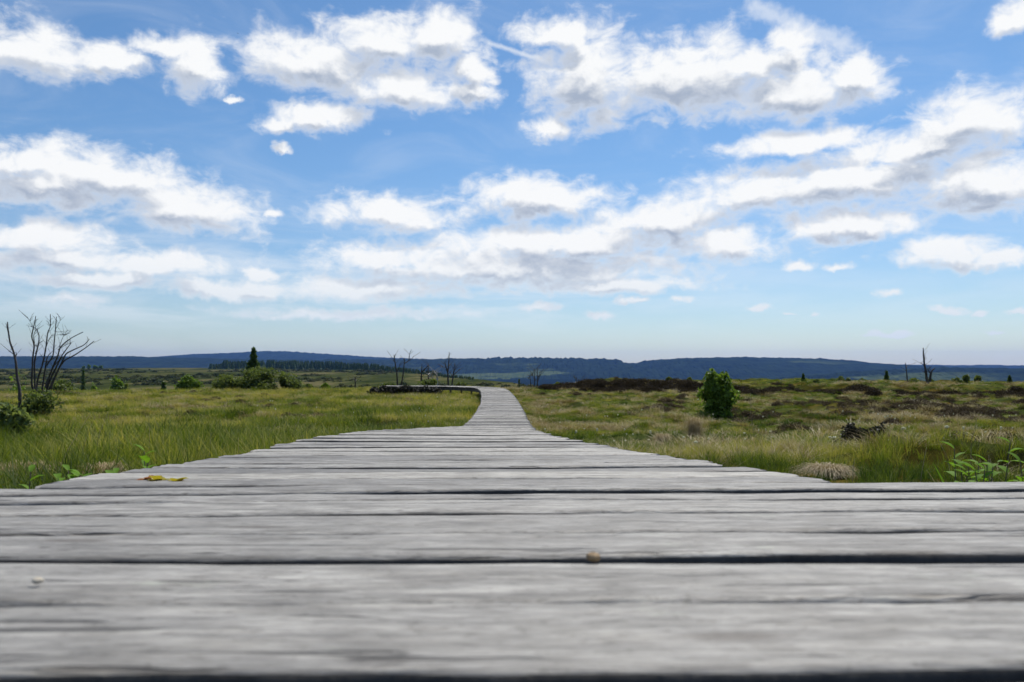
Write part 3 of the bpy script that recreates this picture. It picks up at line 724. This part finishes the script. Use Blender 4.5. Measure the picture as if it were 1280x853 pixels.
# far wood on the moor's edge
rr = np.random.default_rng(5); a = Acc()
for k in range(760):
    u = rr.random(); px = 262+u*330; D = min(1330+rr.random()*120, float(moor_edge((px-640)/F))*.99-rr.random()*40); hpx = (9+3*rr.random())*(1-.75*max(0, u-.45)/.55)*(.88+.24*float(vnoise(px/14, 0)))
    if u < .05: hpx *= .6
    b = at(px, 463, D); D = float(D); zb = float(gz(b[0], D)); H = hpx/F*D; ww = H*.28
    for t in range(3):
        z0 = zb+H*(.02+.28*t); z1 = zb+H*(.55+.22*t); rad = ww*(1-.27*t)
        n_ = 7; ang = np.arange(n_)*6.283/n_+rr.random(); rj = rad*(.7+.6*rr.random(n_))
        V = [(b[0]+math.cos(q)*w_, D+math.sin(q)*w_, z0) for q, w_ in zip(ang, rj)]+[(b[0]+rr.normal()*.3, D, z1)]*1
        V.append(V[-1]); Q = [(i, (i+1) % n_, n_, n_+1) for i in range(n_)]
        V[-1] = (V[-1][0]+.2, V[-1][1]+.2, V[-1][2])
        a.add((V, Q))
tag(link('wood', a.mesh('wood', M['spruce'])), 'distant dark conifer wood along the far edge of the moor', 'wood', kind='stuff')

# bushes near the bend
bush('bush', 485, 493, 49, 24, 14, 'green bush under the twin-stemmed dead tree', leaves=1600, leaf=.09, seed=60)
bush('bush', 532, 491, 47.5, 30, 17, 'bright green bush beside the broken dead snag', leaves=2600, leaf=.09, seed=61)
bush('bush', 576, 486, 50, 16, 8, 'low bush at the foot of the small forked dead tree', leaves=900, leaf=.09, seed=62)
gl = 'dark scrub along the raised boardwalk bend'
for i, x in enumerate((468, 480, 493, 506, 519, 532, 544)):
    bush('scrub', x, 495, 43.4, 24, 11+2*(i % 2), 'low dark scrub in front of the far boardwalk bend', mat='darkleaf', leaves=900, leaf=.07, group=gl, seed=65+i, stems=3)
bush('bush', 697, 487, 56, 14, 9, 'small green bush between the grey dead stems and the thin saplings', leaves=700, leaf=.1, seed=63)
conifer(649, 482, 150, 7, 9, 'tiny dark conifer just right of the boardwalk end', gm, 64, 500)
# birch sapling in the right-hand field
bush('birch_sapling', 896, 524, 25.2, 58, 63, 'dense leafy green sapling standing alone in the right field', mat='birch', leaves=2300, leaf=.085, bmp=(.68,.62), seed=71, cat='sapling', stems=8,
    blobs=[(-.12,0,.80,.15,.13,.2),(.14,.0,.76,.17,.14,.18),(0,0,.68,.30,.25,.22),(-.3,0,.42,.16,.15,.16),(.33,0,.36,.15,.14,.14),(0,.02,.66,.28,.25,.2),(-.1,0,.52,.32,.28,.2),(.12,-.04,.48,.34,.30,.2),(0,0,.34,.42,.36,.22),(-.2,0,.20,.28,.25,.2),(.2,0,.18,.30,.25,.2),(.32,0,.55,.12,.1,.06),(-.13,0,.9,.07,.07,.1),(.17,0,.86,.08,.08,.09),(0,0,.12,.35,.3,.14)])
# shrubs along the bank crest on the right
gb = 'small shrubs along the crest of the right bank'
for i, (x, w, h, cf) in enumerate([(862,8,5,0),(905,10,5,0),(1004,8,9,1),(1022,12,5,0),(1050,12,7,0),(1060,8,6,0),(1078,14,7,0),(1108,9,12,1),(1143,18,6,0),(1163,10,6,0),(1196,16,9,0),(1208,10,8,0),(1222,10,7,0),(1262,10,7,1),(836,8,5,0)]):
    X = (x-640)/F*52; zt = float(gz(X, 52)); bp = YH+(ZC-zt)/F**0*F/52
    if cf: conifer(x, bp, 52, w, h+2, 'tiny spruce sapling on the crest of the right bank', gb, 80+i, 500)
    else: bush('shrub', x, bp, 52, w, h+1, 'low green shrub on the crest of the right bank', leaves=420, leaf=.09, group=gb, seed=80+i, stems=2)
# leafy bush at the left edge, close
bush('bush', 10, 552, 9.5, 80, 52, 'leafy pale green bush cut by the left edge, in front of the dead stems', mat='palebush', leaves=950, leaf=.048, seed=91, stems=9,
    blobs=[(-.2,0,.75,.24,.22,.2),(.02,0,.7,.22,.2,.2),(-.3,0,.5,.3,.25,.25),(.12,.05,.55,.2,.2,.2),(-.1,0,.45,.26,.24,.2),(.26,0,.62,.12,.12,.1)])
bush('bush', 46, 505, 25, 66, 18, 'green undergrowth around the feet of the big dead tree', leaves=900, leaf=.08, seed=92)
# dark heather clump
bush('heather_clump', 1082, 566, 8.6, 84, 38, 'near-black heather clump in the right field', z=.64, bmp=(.75,.5), mat='darkleaf', leaves=7000, leaf=.020, seed=95, stems=10, cat='heather',
    blobs=[(0,0,.4,.46,.25,.34),(-.3,0,.5,.2,.2,.4),(-.1,0,.4,.24,.2,.4),(.2,0,.5,.22,.2,.35),(.14,0,.35,.2,.2,.4),(.30,0,.62,.12,.12,.38),(-.22,0,.72,.09,.09,.28),(.05,0,.45,.12,.12,.3),(.38,0,.35,.1,.12,.3)])
# tussocks
def tussock(px, base_py, D, w_px, h_px, label, seed, group=None):
    b = at(px, base_py, D); b[2] = float(gz(b[0], b[1])); H = max(.08, ZC-(base_py-h_px-YH)/F*D-b[2]); R = w_px/F*D/2
    r = np.random.default_rng(seed); V = []; Q = []; sh = []; off = 0
    for i in range(1700):
        a = r.random()*6.283; d = R*.35*math.sqrt(r.random()); la = a+(r.random()-.5)*3.0; reach = R*(.15+1.15*r.random()**1.3); hh = H*(.35+.85*r.random()); s_ = r.random()
        fa = la+1.57+(r.random()-.5); w = .0011+.0006*r.random()
        for k in range(6):
            t = k/5; x = math.cos(a)*d+math.cos(la)*reach*t**1.1; y = math.sin(a)*d+math.sin(la)*reach*t**1.1; z = hh*(math.sin(min(1,t*1.05)*2.5)*.95+.0)*(1-.25*t)
            ww = w*(1-t*.7)
            V += [(x-math.cos(fa)*ww,y-math.sin(fa)*ww,z),(x+math.cos(fa)*ww,y+math.sin(fa)*ww,z)]; sh += [s_,s_]
            if k < 5: q = off+2*k; Q.append((q,q+1,q+3,q+2))
        off += 12
    o = link('tussock', mesh_np('tussock', V, Q, M['tuss'], {'shade':('POINT','FLOAT',sh)}, smooth=True), loc=tuple(b))
    return tag(o, label, 'tussock', group)
tussock(1036, 600, 4.6, 72, 20, 'domed tussock of brown straw right of the boardwalk', 1)
tussock(28, 600, 3.6, 90, 24, 'pale straw tussock at the left edge behind the wide planks', 2)
tussock(130, 596, 3.3, 66, 20, 'pale straw tussock behind the leafy green seedlings at left', 3)
tussock(868, 540, 15, 28, 20, 'bleached straw tussock in the field just left of the leafy sapling', 5)
tussock(828, 553, 12, 26, 12, 'pale low tussock near the boardwalk edge left of the leafy sapling', 6)

# broad-leaved seedlings beside the planks
def leaf_blade(base, dirv, L, Wd, r, droop=.35, segs=6):
    dirv = np.array(dirv, float); dirv /= np.linalg.norm(dirv); side = np.cross(dirv, (0,0,1)); 
    if np.linalg.norm(side) < .2: side = np.array([math.cos(r.random()*6), math.sin(r.random()*6), 0])
    side /= np.linalg.norm(side); nrm = np.cross(side, dirv)
    V = []; Q = []
    for k in range(segs+1):
        t = k/segs; c = np.array(base)+dirv*L*t-np.array((0,0,1))*droop*L*t*t; w = Wd*math.sin(math.pi*min(.985,.06+t*.94)**.85)*.5
        V += [c-side*w+nrm*w*.35, c, c+side*w+nrm*w*.35]
        if k < segs: q = k*3; Q += [(q,q+1,q+4,q+3),(q+1,q+2,q+5,q+4)]
    return np.array(V), np.array(Q)
def seedling(px, top_py, D, n, L, Wd, label, mat, seed, name='seedling', h=None, spread=.03):
    t = at(px, top_py, D); g = float(gz(t[0], t[1])); b = (t[0], t[1], g); H = t[2]-g
    if h: b = (t[0], t[1], t[2]-h); H = h
    e = empty(name, b, label, 'plant'); r = np.random.default_rng(seed)
    ns = max(1, n//7); st = Acc(); lf = Acc()
    for s_ in range(ns):
        ox, oy = (r.random(2)-.5)*2*spread*ns**.5; tilt = (r.random(2)-.5)*.2*H; hh = H*(1 if s_ == 0 else .82+.18*r.random())-L*.35
        st.add(tube([(ox,oy,0),(ox+tilt[0]*.4,oy+tilt[1]*.4,hh*.5),(ox+tilt[0],oy+tilt[1],hh)], .0022, .001, 5, s_))
        m = n//ns
        for k in range(m):
            f = .45+.55*(k+1)/m; a = k*2.4+r.random(); up = .35+.9*f*r.random()
            p0 = (ox+tilt[0]*f, oy+tilt[1]*f, hh*f)
            link('leaf', Acc().add(leaf_blade(p0, (math.cos(a), math.sin(a), up), L*(.6+.5*r.random()), Wd*(.7+.5*r.random()), r)).mesh('leaf', M[mat], True, True), e)
    link('stem', st.mesh('stem', M['bark'], False, True), e)
    return e
seedling(178, 558, 2.3, 10, .055, .022, 'taller broad-leaved green seedling beside the left plank ends', 'bright', 1)
seedling(190, 569, 2.2, 8, .05, .022, 'short green seedling just right of the taller one, by the plank ends', 'bright', 2)
seedling(100, 577, 1.75, 70, .045, .018, 'clump of bright green seedlings behind the wide planks at left', 'bright', 3, spread=.035)
seedling(78, 583, 1.8, 10, .05, .02, 'small green seedling left of the bright seedling clump', 'bright', 4)
seedling(170, 594, 1.42, 9, .032, .02, 'dark reddish leaves poking through a gap in the planks at left', 'red', 5, h=.026)
seedling(198, 592, 1.43, 16, .032, .022, 'yellow and orange leaves of a low plant lying over the left planks', 'ylw', 6, h=.028)
seedling(1266, 550, 1.75, 84, .045, .019, 'large leafy green plant cut by the right edge of the photo', 'bright', 7, spread=.04)
seedling(1245, 584, 1.7, 22, .045, .017, 'low green seedling left of the large leafy plant at right', 'bright', 8)
e = empty('fern_leaf', tuple(at(1190, 612, 1.5)), 'yellow-green curling leaf standing behind the plank at right', 'plant')
r = np.random.default_rng(3)
link('leaf', Acc().add(leaf_blade((0,0,-.03), (-.35,.1,1), .095, .014, r, .1, 10)).mesh('leaf', M['bright'], True, True), e)
q = link('leaf', Acc().add(leaf_blade((-.01,0,-.02), (-1,.1,.55), .05, .013, r, .3, 8)).mesh('leaf', M['ylw'], True, True), e); q['label'] = 'yellow-orange withered leaf'

# tall single stalks leaning over the grass
gs = 'tall pale stalks rising above the grass'
for i, (x0, y0, x1, y1, D, bend) in enumerate([(58,598,112,518,3.2,10),(100,560,118,522,4.5,6),(122,560,135,515,5,8),(182,570,186,520,5,-3),(330,545,345,530,6,10),(362,525,380,512,7,6),(262,578,264,540,4.2,2),(285,560,298,548,4.6,-6),
    (1150,600,1158,560,3,4),(1220,600,1236,570,2.6,-8),(1262,600,1238,575,2.4,5),(1190,580,1170,545,4,-6),(1213,560,1222,520,5,4),(1066,600,1068,575,3.2,2),(945,516,938,492,18,3),(740,470,744,520,0,0)]):
    if D == 0: continue
    b = at(x0, y0, D); b[2] = float(gz(b[0], b[1]))-.02; t = at(x1, y1, D+.1)-b; m = t*.55; m[0] -= bend/F*D
    e = link('grass_stalk', Acc().add(tube([(0,0,0), m, t], .0016*max(1,D/4), .0008*max(1,D/4), 5, i)).mesh('stalk', M['tuss'], True, True), loc=tuple(b))
    tag(e, 'thin pale grass stalk rising above the field', 'grass stalk', gs)

# cotton grass
gc = 'white cotton grass heads dotted over the field'
r = np.random.default_rng(12)
Cc = r.normal(size=(150,3)); Cc /= np.linalg.norm(Cc, axis=1)[:,None]; Cc *= (.5+.5*r.random(150))[:,None]*np.array([.010,.010,.013]); Cc[:,2] += .27
pm = Acc().add(leafquads(Cc, np.full(150,.007), r, 3.)).mesh('tuft', M['cotton'])
smh = Acc().add(tube([(0.03,0,0),(.01,0,.15),(0,0,.27)], .0013, .0009, 5, 1)).mesh('stem', M['tuss'], True, True)
proto = empty('cotton_grass', (0,0,0), 'cotton grass stem with a white fluffy head standing in the bog grass', 'cotton grass', gc)
link('tuft', pm, proto); link('stem', smh, proto)
spots = [(949,538,12),(928,550,10.5),(932,562,9),(964,548,11),(965,561,9),(810,551,12),(814,540,13),(781,551,12),(768,554,11),(856,562,8.5),(873,570,7),(1043,553,8),(1034,567,7),(885,561,9),(700,532,20),(728,528,18),(745,537,15),(720,540,14),(690,520,24),(760,523,22),
    (1105,512,20),(1110,509,21),(1118,512,20),(1112,515,19),(1080,520,18),(1078,521,17),(1101,517,18),(1213,532,14),(1250,535,13),(1208,535,13),(1112,568,6.5),(1130,562,7),(1128,570,6),(1165,552,8),(1178,548,9),(1185,566,6),(590,507,33),(531,521,22),(512,525,20),(540,518,25),(568,521,21),(565,514,27),(578,510,30),(533,524,20),(500,520,24)]
spots += [(650+620*r.random(), 515+55*r.random()**1.5, 0) for _ in range(38)]+[(300+290*r.random(), 500+22*r.random(), 0) for _ in range(12)]
fst = True
for x, y, D in spots:
    if D == 0: D = 1.55*F/(y-YH)
    b = at(x, y, D)
    if abs(b[0]-float(cx(b[1]))) < W/2+.1: continue
    c = proto if fst else copy_tree(proto); fst = False
    g = float(gz(b[0], b[1])); s_ = np.clip((b[2]-g)/.27, .55, 1.7) if D < 16 else 1.+.3*r.random()
    c.location = (b[0], b[1], g); k = .8+.5*r.random(); c.scale = (k*1.0, k*1.0, s_); c.rotation_euler = ((r.random()-.5)*.3, (r.random()-.5)*.3, r.random()*6.28)

# debris on the planks
def pebble(px, py, size, label, name, cat, mat, seed):
    d = .115/((py-YH)/F-.068); z = ZC-float(hdrop(d)); b = np.array([(px-640)/F*d, d, z])
    r = np.random.default_rng(seed); nu, nv = 14, 9; V = []; Q = []
    for i in range(nv+1):
        ph = math.pi*i/nv
        for j in range(nu):
            th = 6.283*j/nu; k = 1+.25*(float(vnoise(math.cos(th)*2+5+seed, math.sin(th)*2+ph*2))-.5)*2
            V.append((math.sin(ph)*math.cos(th)*size*k, math.sin(ph)*math.sin(th)*size*.8*k, math.cos(ph)*size*.6*k))
    for i in range(nv):
        for j in range(nu): Q.append((i*nu+j, i*nu+(j+1)%nu, (i+1)*nu+(j+1)%nu, (i+1)*nu+j))
    tag(link(name, mesh_np(name, V, Q, M[mat], smooth=True), loc=(b[0], b[1], z+size*.45-.010*b[0])), label, cat)
pebble(741, 700, .006, 'small brown husk lying on the plank gap in the foreground', 'husk', 'husk', 'pod', 1)
pebble(47, 735, .0035, 'tiny beige pebble on the nearest plank at lower left', 'pebble', 'pebble', 'stone', 2)
# birds high up
def bird(px, py, D, label):
    b = at(px, py, D); V = [(-.5,0,.12),(-.25,.1,.16),(0,.12,.02),(.25,.1,.16),(.5,0,.12),(.22,-.1,.13),(0,-.16,0),(-.22,-.1,.13),(0,.28,.02),(0,-.32,0),(.04,0,-.05),(-.04,0,-.05)]
    Q = [(0,7,1,1),(1,7,6,2),(2,6,5,3),(3,5,4,4),(2,8,10,10),(8,2,11,11),(8,11,10,10),(10,11,9,9),(6,9,11,11),(9,6,10,10)]
    V = np.array(V)*1.0; me = bpy.data.meshes.new('bird'); me.from_pydata([tuple(v) for v in V], [], [tuple(dict.fromkeys(q)) for q in Q]); me.materials.append(M['dead'])
    tag(link('bird', me, loc=tuple(b)), label, 'bird', None)
bird(297, 42, 260, 'tiny dark bird high in the upper left sky')
bird(502, 287, 260, 'tiny dark bird in front of the low cloud left of centre')

# ------------------------------------------------------------------ haze
hb = mesh_np('haze', [(x,y,z) for z in (-150, 190) for x,y in ((-12500,-12500),(12500,-12500),(12500,12500),(-12500,12500))], [(0,3,2,1),(4,5,6,7),(0,1,5,4),(1,2,6,5),(2,3,7,6),(3,0,4,7)], [])
m, nt, out = newmat('haze_air'); pv = nt.nodes.new('ShaderNodeVolumePrincipled')
pv.inputs['Color'].default_value = (.18,.38,1.,1); pv.inputs['Density'].default_value = 3.6e-5; pv.inputs['Anisotropy'].default_value = .2
nt.links.new(pv.outputs[0], out.inputs['Volume']); hb.materials.append(m)
tag(link('haze', hb), kind='stuff')

# ------------------------------------------------------------------ sky, clouds, sun
SUN_EL, SUN_AZ = 55., 24.      # degrees; azimuth clockwise from the view direction
w = bpy.data.worlds.new('World'); sc.world = w; w.use_nodes = True; nt = w.node_tree
for q in list(nt.nodes): nt.nodes.remove(q)
n = N(nt)
sky = n('ShaderNodeTexSky', sky_type='NISHITA', sun_disc=False, sun_elevation=math.radians(SUN_EL), sun_rotation=math.radians(SUN_AZ), altitude=600., air_density=1.0, dust_density=.6, ozone_density=3.0)
BL = [(50,60,80,36),(140,72,45,22),(240,78,44,40),(205,58,40,14),(395,75,95,34),(480,52,90,28),(555,45,52,34),(592,85,26,26),(500,110,100,26),(590,114,35,14),
 (400,145,64,21),(345,155,32,13),(352,183,16,7),(290,127,15,6),(700,42,62,20),(735,95,75,62),(860,95,130,48),(1000,112,105,38),(950,80,90,26),(1065,95,42,24),(685,158,30,14),(985,50,34,18),
 (1268,18,30,24),(1210,150,95,42),(1160,185,110,26),(1000,178,115,18),(1060,225,200,34),(1235,225,90,44),(930,245,85,20),(1060,278,100,27),(1180,312,75,24),(1255,322,55,15),
 (672,246,98,28),(490,265,92,24),(830,272,95,32),(700,300,190,28),(640,332,230,32),(900,302,85,24),(760,357,130,13),(480,320,95,18),(465,360,130,17),
 (120,215,135,36),(235,258,95,36),(60,228,95,34),(30,198,50,24),(55,300,105,28),(200,330,100,20),(85,325,110,20),(88,376,52,11),(300,362,120,14),(430,392,200,10),(120,350,120,14),(330,340,40,10),
 (748,393,26,8),(672,384,28,9),(790,377,20,7),(850,376,20,6),(1105,360,20,8),(1185,386,25,7),(945,386,22,6),(1045,332,24,7),(1000,330,22,9),(1110,418,38,5),(1240,415,28,4),(1270,390,28,6),(990,390,12,4),(1222,390,13,5),(1020,388,9,4),(340,264,18,8)]
def azel(px, py):
    a = math.atan((px-640)/F); return a*10, math.atan((YH-py)/F*math.cos(a))*10
w.cycles.sampling_method = 'MANUAL'; w.cycles.sample_map_resolution = 512
g = bpy.data.node_groups.new('cloud_field', 'ShaderNodeTree')
g.interface.new_socket('Vector', in_out='INPUT', socket_type='NodeSocketVector'); g.interface.new_socket('Value', in_out='OUTPUT', socket_type='NodeSocketFloat'); g.interface.new_socket('Body', in_out='OUTPUT', socket_type='NodeSocketFloat')
k = N(g); gi = g.nodes.new('NodeGroupInput'); go = g.nodes.new('NodeGroupOutput'); v0 = gi.outputs[0]
w1 = k.noise(v0, 1.7, 4, .55)
w2 = k.noise(k.vec('ADD', v0, (7.3, 2.1, 5.)).outputs[0], 7., 4, .6)
v = k.vec('MULTIPLY_ADD', k.vec('SUBTRACT', w1.outputs['Color'], (.5,.5,.5)).outputs[0], (.55,.30,0), v0).outputs[0]
v = k.vec('MULTIPLY_ADD', k.vec('SUBTRACT', w2.outputs['Color'], (.5,.5,.5)).outputs[0], (.16,.12,0), v).outputs[0]
v = k.vec('MULTIPLY', v, (1,1,0)).outputs[0]
acc = None
for (x, y, rx, ry) in BL:
    U, Vv = azel(x, y); a_ = math.cos(math.atan((x-640)/F))**2; sx = 1/(rx/F*10*a_*1.05); sy = 1/(ry/F*10*math.cos(math.atan((x-640)/F))*1.12)
    q_ = k.vec('MULTIPLY_ADD', v, (sx, sy, 0), (-U*sx, -Vv*sy+.12, 0)).outputs[0]
    L = k.vec('LENGTH', k.vec('MAXIMUM', q_, k.vec('MULTIPLY', q_, (-1, -1.28, 0)).outputs[0]).outputs[0]).outputs['Value']
    if ry < 13: L = k.math('ADD', L, .30-.012*ry)
    acc = L if acc is None else k.math('SMOOTH_MIN', acc, L, .13)
f = k.math('SUBTRACT', 1.0, acc); f = k.math('MAXIMUM', f, -1.2)
# elsewhere in the sky (outside the view) clouds come from broad noise
azx = k('ShaderNodeSeparateXYZ', {0:v0})
outside = k.smooth(k.math('ABSOLUTE', azx.outputs[0]), 5.9, 7.5)
outside = k.math('MAXIMUM', outside, k.smooth(azx.outputs[1], 4.9, 6.))
rnd = k.math('MULTIPLY', k.math('SUBTRACT', k.noise(k.vec('MULTIPLY', v, (.45,.9,1)).outputs[0], 1., 3, .5).outputs['Fac'] , .60), 5.)
f = k.math('ADD', k.math('MULTIPLY', f, k.math('SUBTRACT', 1., outside)), k.math('MULTIPLY', rnd, outside))
n3 = k.noise(k.vec('MULTIPLY', v0, (1.,1.55,1)).outputs[0], 2.8, 9, .59, .35).outputs['Fac']
g.links.new(f, go.inputs[1])
f = k.math('ADD', f, k.math('MULTIPLY', k.math('SUBTRACT', n3, .50), 1.9))
g.links.new(f, go.inputs[0])
tc = n('ShaderNodeTexCoord').outputs['Generated']
xyz = n('ShaderNodeSeparateXYZ', {0:n.vec('NORMALIZE', tc).outputs[0]})
az = n.math('MULTIPLY', n.math('ARCTAN2', xyz.outputs[0], xyz.outputs[1]), 10.); el = n.math('MULTIPLY', n.math('ARCSINE', xyz.outputs[2]), 10.)
uv = n('ShaderNodeCombineXYZ', {0:az, 1:el, 2:0.}).outputs[0]
def field(vec):
    q = nt.nodes.new('ShaderNodeGroup'); q.node_tree = g; nt.links.new(vec, q.inputs[0]); return q.outputs[0], q.outputs[1]
d0, b0 = field(uv); d1, b1 = field(n.vec('ADD', uv, (.03, .10, 0)).outputs[0]); d2, b2 = field(n.vec('ADD', uv, (.08, .27, 0)).outputs[0])
alpha = n.smooth(d0, -.26, .62)
elv = n.smooth(el, .15, 2.6)
det = n.smooth(n.math('SUBTRACT', d1, d0), -.5, .6)
big = n.smooth(n.math('ADD', n.math('MULTIPLY', b2, .82), n.math('MULTIPLY', d2, .18)), -.45, .75)
body = n.smooth(d0, .0, .8)
gr = n.smooth(n.math('SUBTRACT', b2, b0), -.75, .40)
under = n.math('ADD', n.math('ADD', n.math('MULTIPLY', big, .42), n.math('MULTIPLY', gr, .40)), n.math('MULTIPLY', det, .30))
shade = n.math('MULTIPLY', n.smooth(under, .42, .98), n.math('ADD', n.math('MULTIPLY', body, .75), .25), clamp=True)
ccol = n.mix(shade, (9.7,9.8,9.85), (3.9,4.6,5.8))
ccol = n.mix(n.smooth(el, 1.5, .2), ccol, (7.4,8.2,8.8))
# thin high veil
vl = n.noise(n.vec('MULTIPLY', uv, (.55,1.6,1)).outputs[0], 1., 6, .6, .8).outputs['Fac']
veil = n.math('MULTIPLY', n.smooth(vl, .42, .8), .17)
# two condensation trails
def trail(x0, y0, x1, y1, wd, op):
    a0, e0 = azel(x0, y0); a1, e1 = azel(x1, y1); L = math.hypot(a1-a0, e1-e0); dx, dy = (a1-a0)/L, (e1-e0)/L
    wv = n.vec('MULTIPLY_ADD', n.vec('SUBTRACT', n.noise(uv, 9., 4).outputs['Color'], (.5,.5,.5)).outputs[0], (wd*1.2,wd*1.2,0), uv).outputs[0]
    s_ = n('ShaderNodeSeparateXYZ', {0:n.vec('SUBTRACT', wv, (a0,e0,0)).outputs[0]})
    al = n.math('ADD', n.math('MULTIPLY', s_.outputs[0], dx), n.math('MULTIPLY', s_.outputs[1], dy))
    pe = n.math('ABSOLUTE', n.math('SUBTRACT', n.math('MULTIPLY', s_.outputs[0], dy), n.math('MULTIPLY', s_.outputs[1], dx)))
    return n.math('MULTIPLY', n.math('MULTIPLY', n.smooth(pe, wd, 0., 0., op), n.smooth(al, 0., .2)), n.smooth(al, L, L-.3))
lowv = n.noise(n.vec('MULTIPLY', uv, (.38, 2.3, 1)).outputs[0], 1.3, 6, .58, .3).outputs['Fac']
low_ = n.math('MULTIPLY', n.math('MULTIPLY', n.smooth(lowv, .38, .68), .46), n.math('MULTIPLY', n.smooth(el, .25, .7), n.smooth(el, 2.3, 1.0)))
low_ = n.math('MULTIPLY', low_, n.smooth(az, 4., 0., .35, 1.))
veil = n.math('MAXIMUM', veil, low_)
tr = n.math('MAXIMUM', trail(596,48,700,82,.045,.55), trail(925,0,1085,66,.16,.55))
veil = n.math('MAXIMUM', veil, tr)
skyc = n.mix(1., sky.outputs[0], n.mix(n.smooth(el, .2, 3.2), (.88,.96,1.03), (.74,.99,1.13)), 'MULTIPLY')
c = n.mix(veil, skyc, (9.2,9.5,9.8))
c = n.mix(alpha, c, ccol)
bg = n('ShaderNodeBackground', {'Color':c, 'Strength':.10})
out = nt.nodes.new('ShaderNodeOutputWorld'); nt.links.new(bg.outputs[0], out.inputs[0])
sl = bpy.data.lights.new('sun', 'SUN'); sl.energy = 5.0; sl.angle = math.radians(.53); sl.color = (1,.95,.87)
so = bpy.data.objects.new('sun', sl); COL.objects.link(so)
e_, a_ = math.radians(SUN_EL), math.radians(SUN_AZ)
sd = Vector((math.sin(a_)*math.cos(e_), math.cos(a_)*math.cos(e_), math.sin(e_)))
so.rotation_euler = sd.to_track_quat('Z', 'Y').to_euler(); so.location = (0,0,50)

# ------------------------------------------------------------------ camera, output
cam = bpy.data.cameras.new('camera'); cam.sensor_width = 36; cam.lens = F/1280*36; cam.shift_y = (YH-426.5)/1280
cam.clip_start = .02; cam.clip_end = 60000
cam.dof.use_dof = True; cam.dof.focus_distance = 3.6; cam.dof.aperture_fstop = 9.5
co = bpy.data.objects.new('camera', cam); COL.objects.link(co); co.location = (0,0,ZC); co.rotation_euler = (math.radians(90),0,0); sc.camera = co
sc.view_settings.view_transform = 'Standard'; sc.view_settings.look = 'None'; sc.view_settings.gamma = 1; sc.view_settings.exposure = 0
sc.cycles.use_denoising = True; sc.cycles.max_bounces = 6; sc.cycles.volume_bounces = 0; sc.cycles.transparent_max_bounces = 6
sc.cycles.use_adaptive_sampling = True; sc.cycles.adaptive_threshold = .02
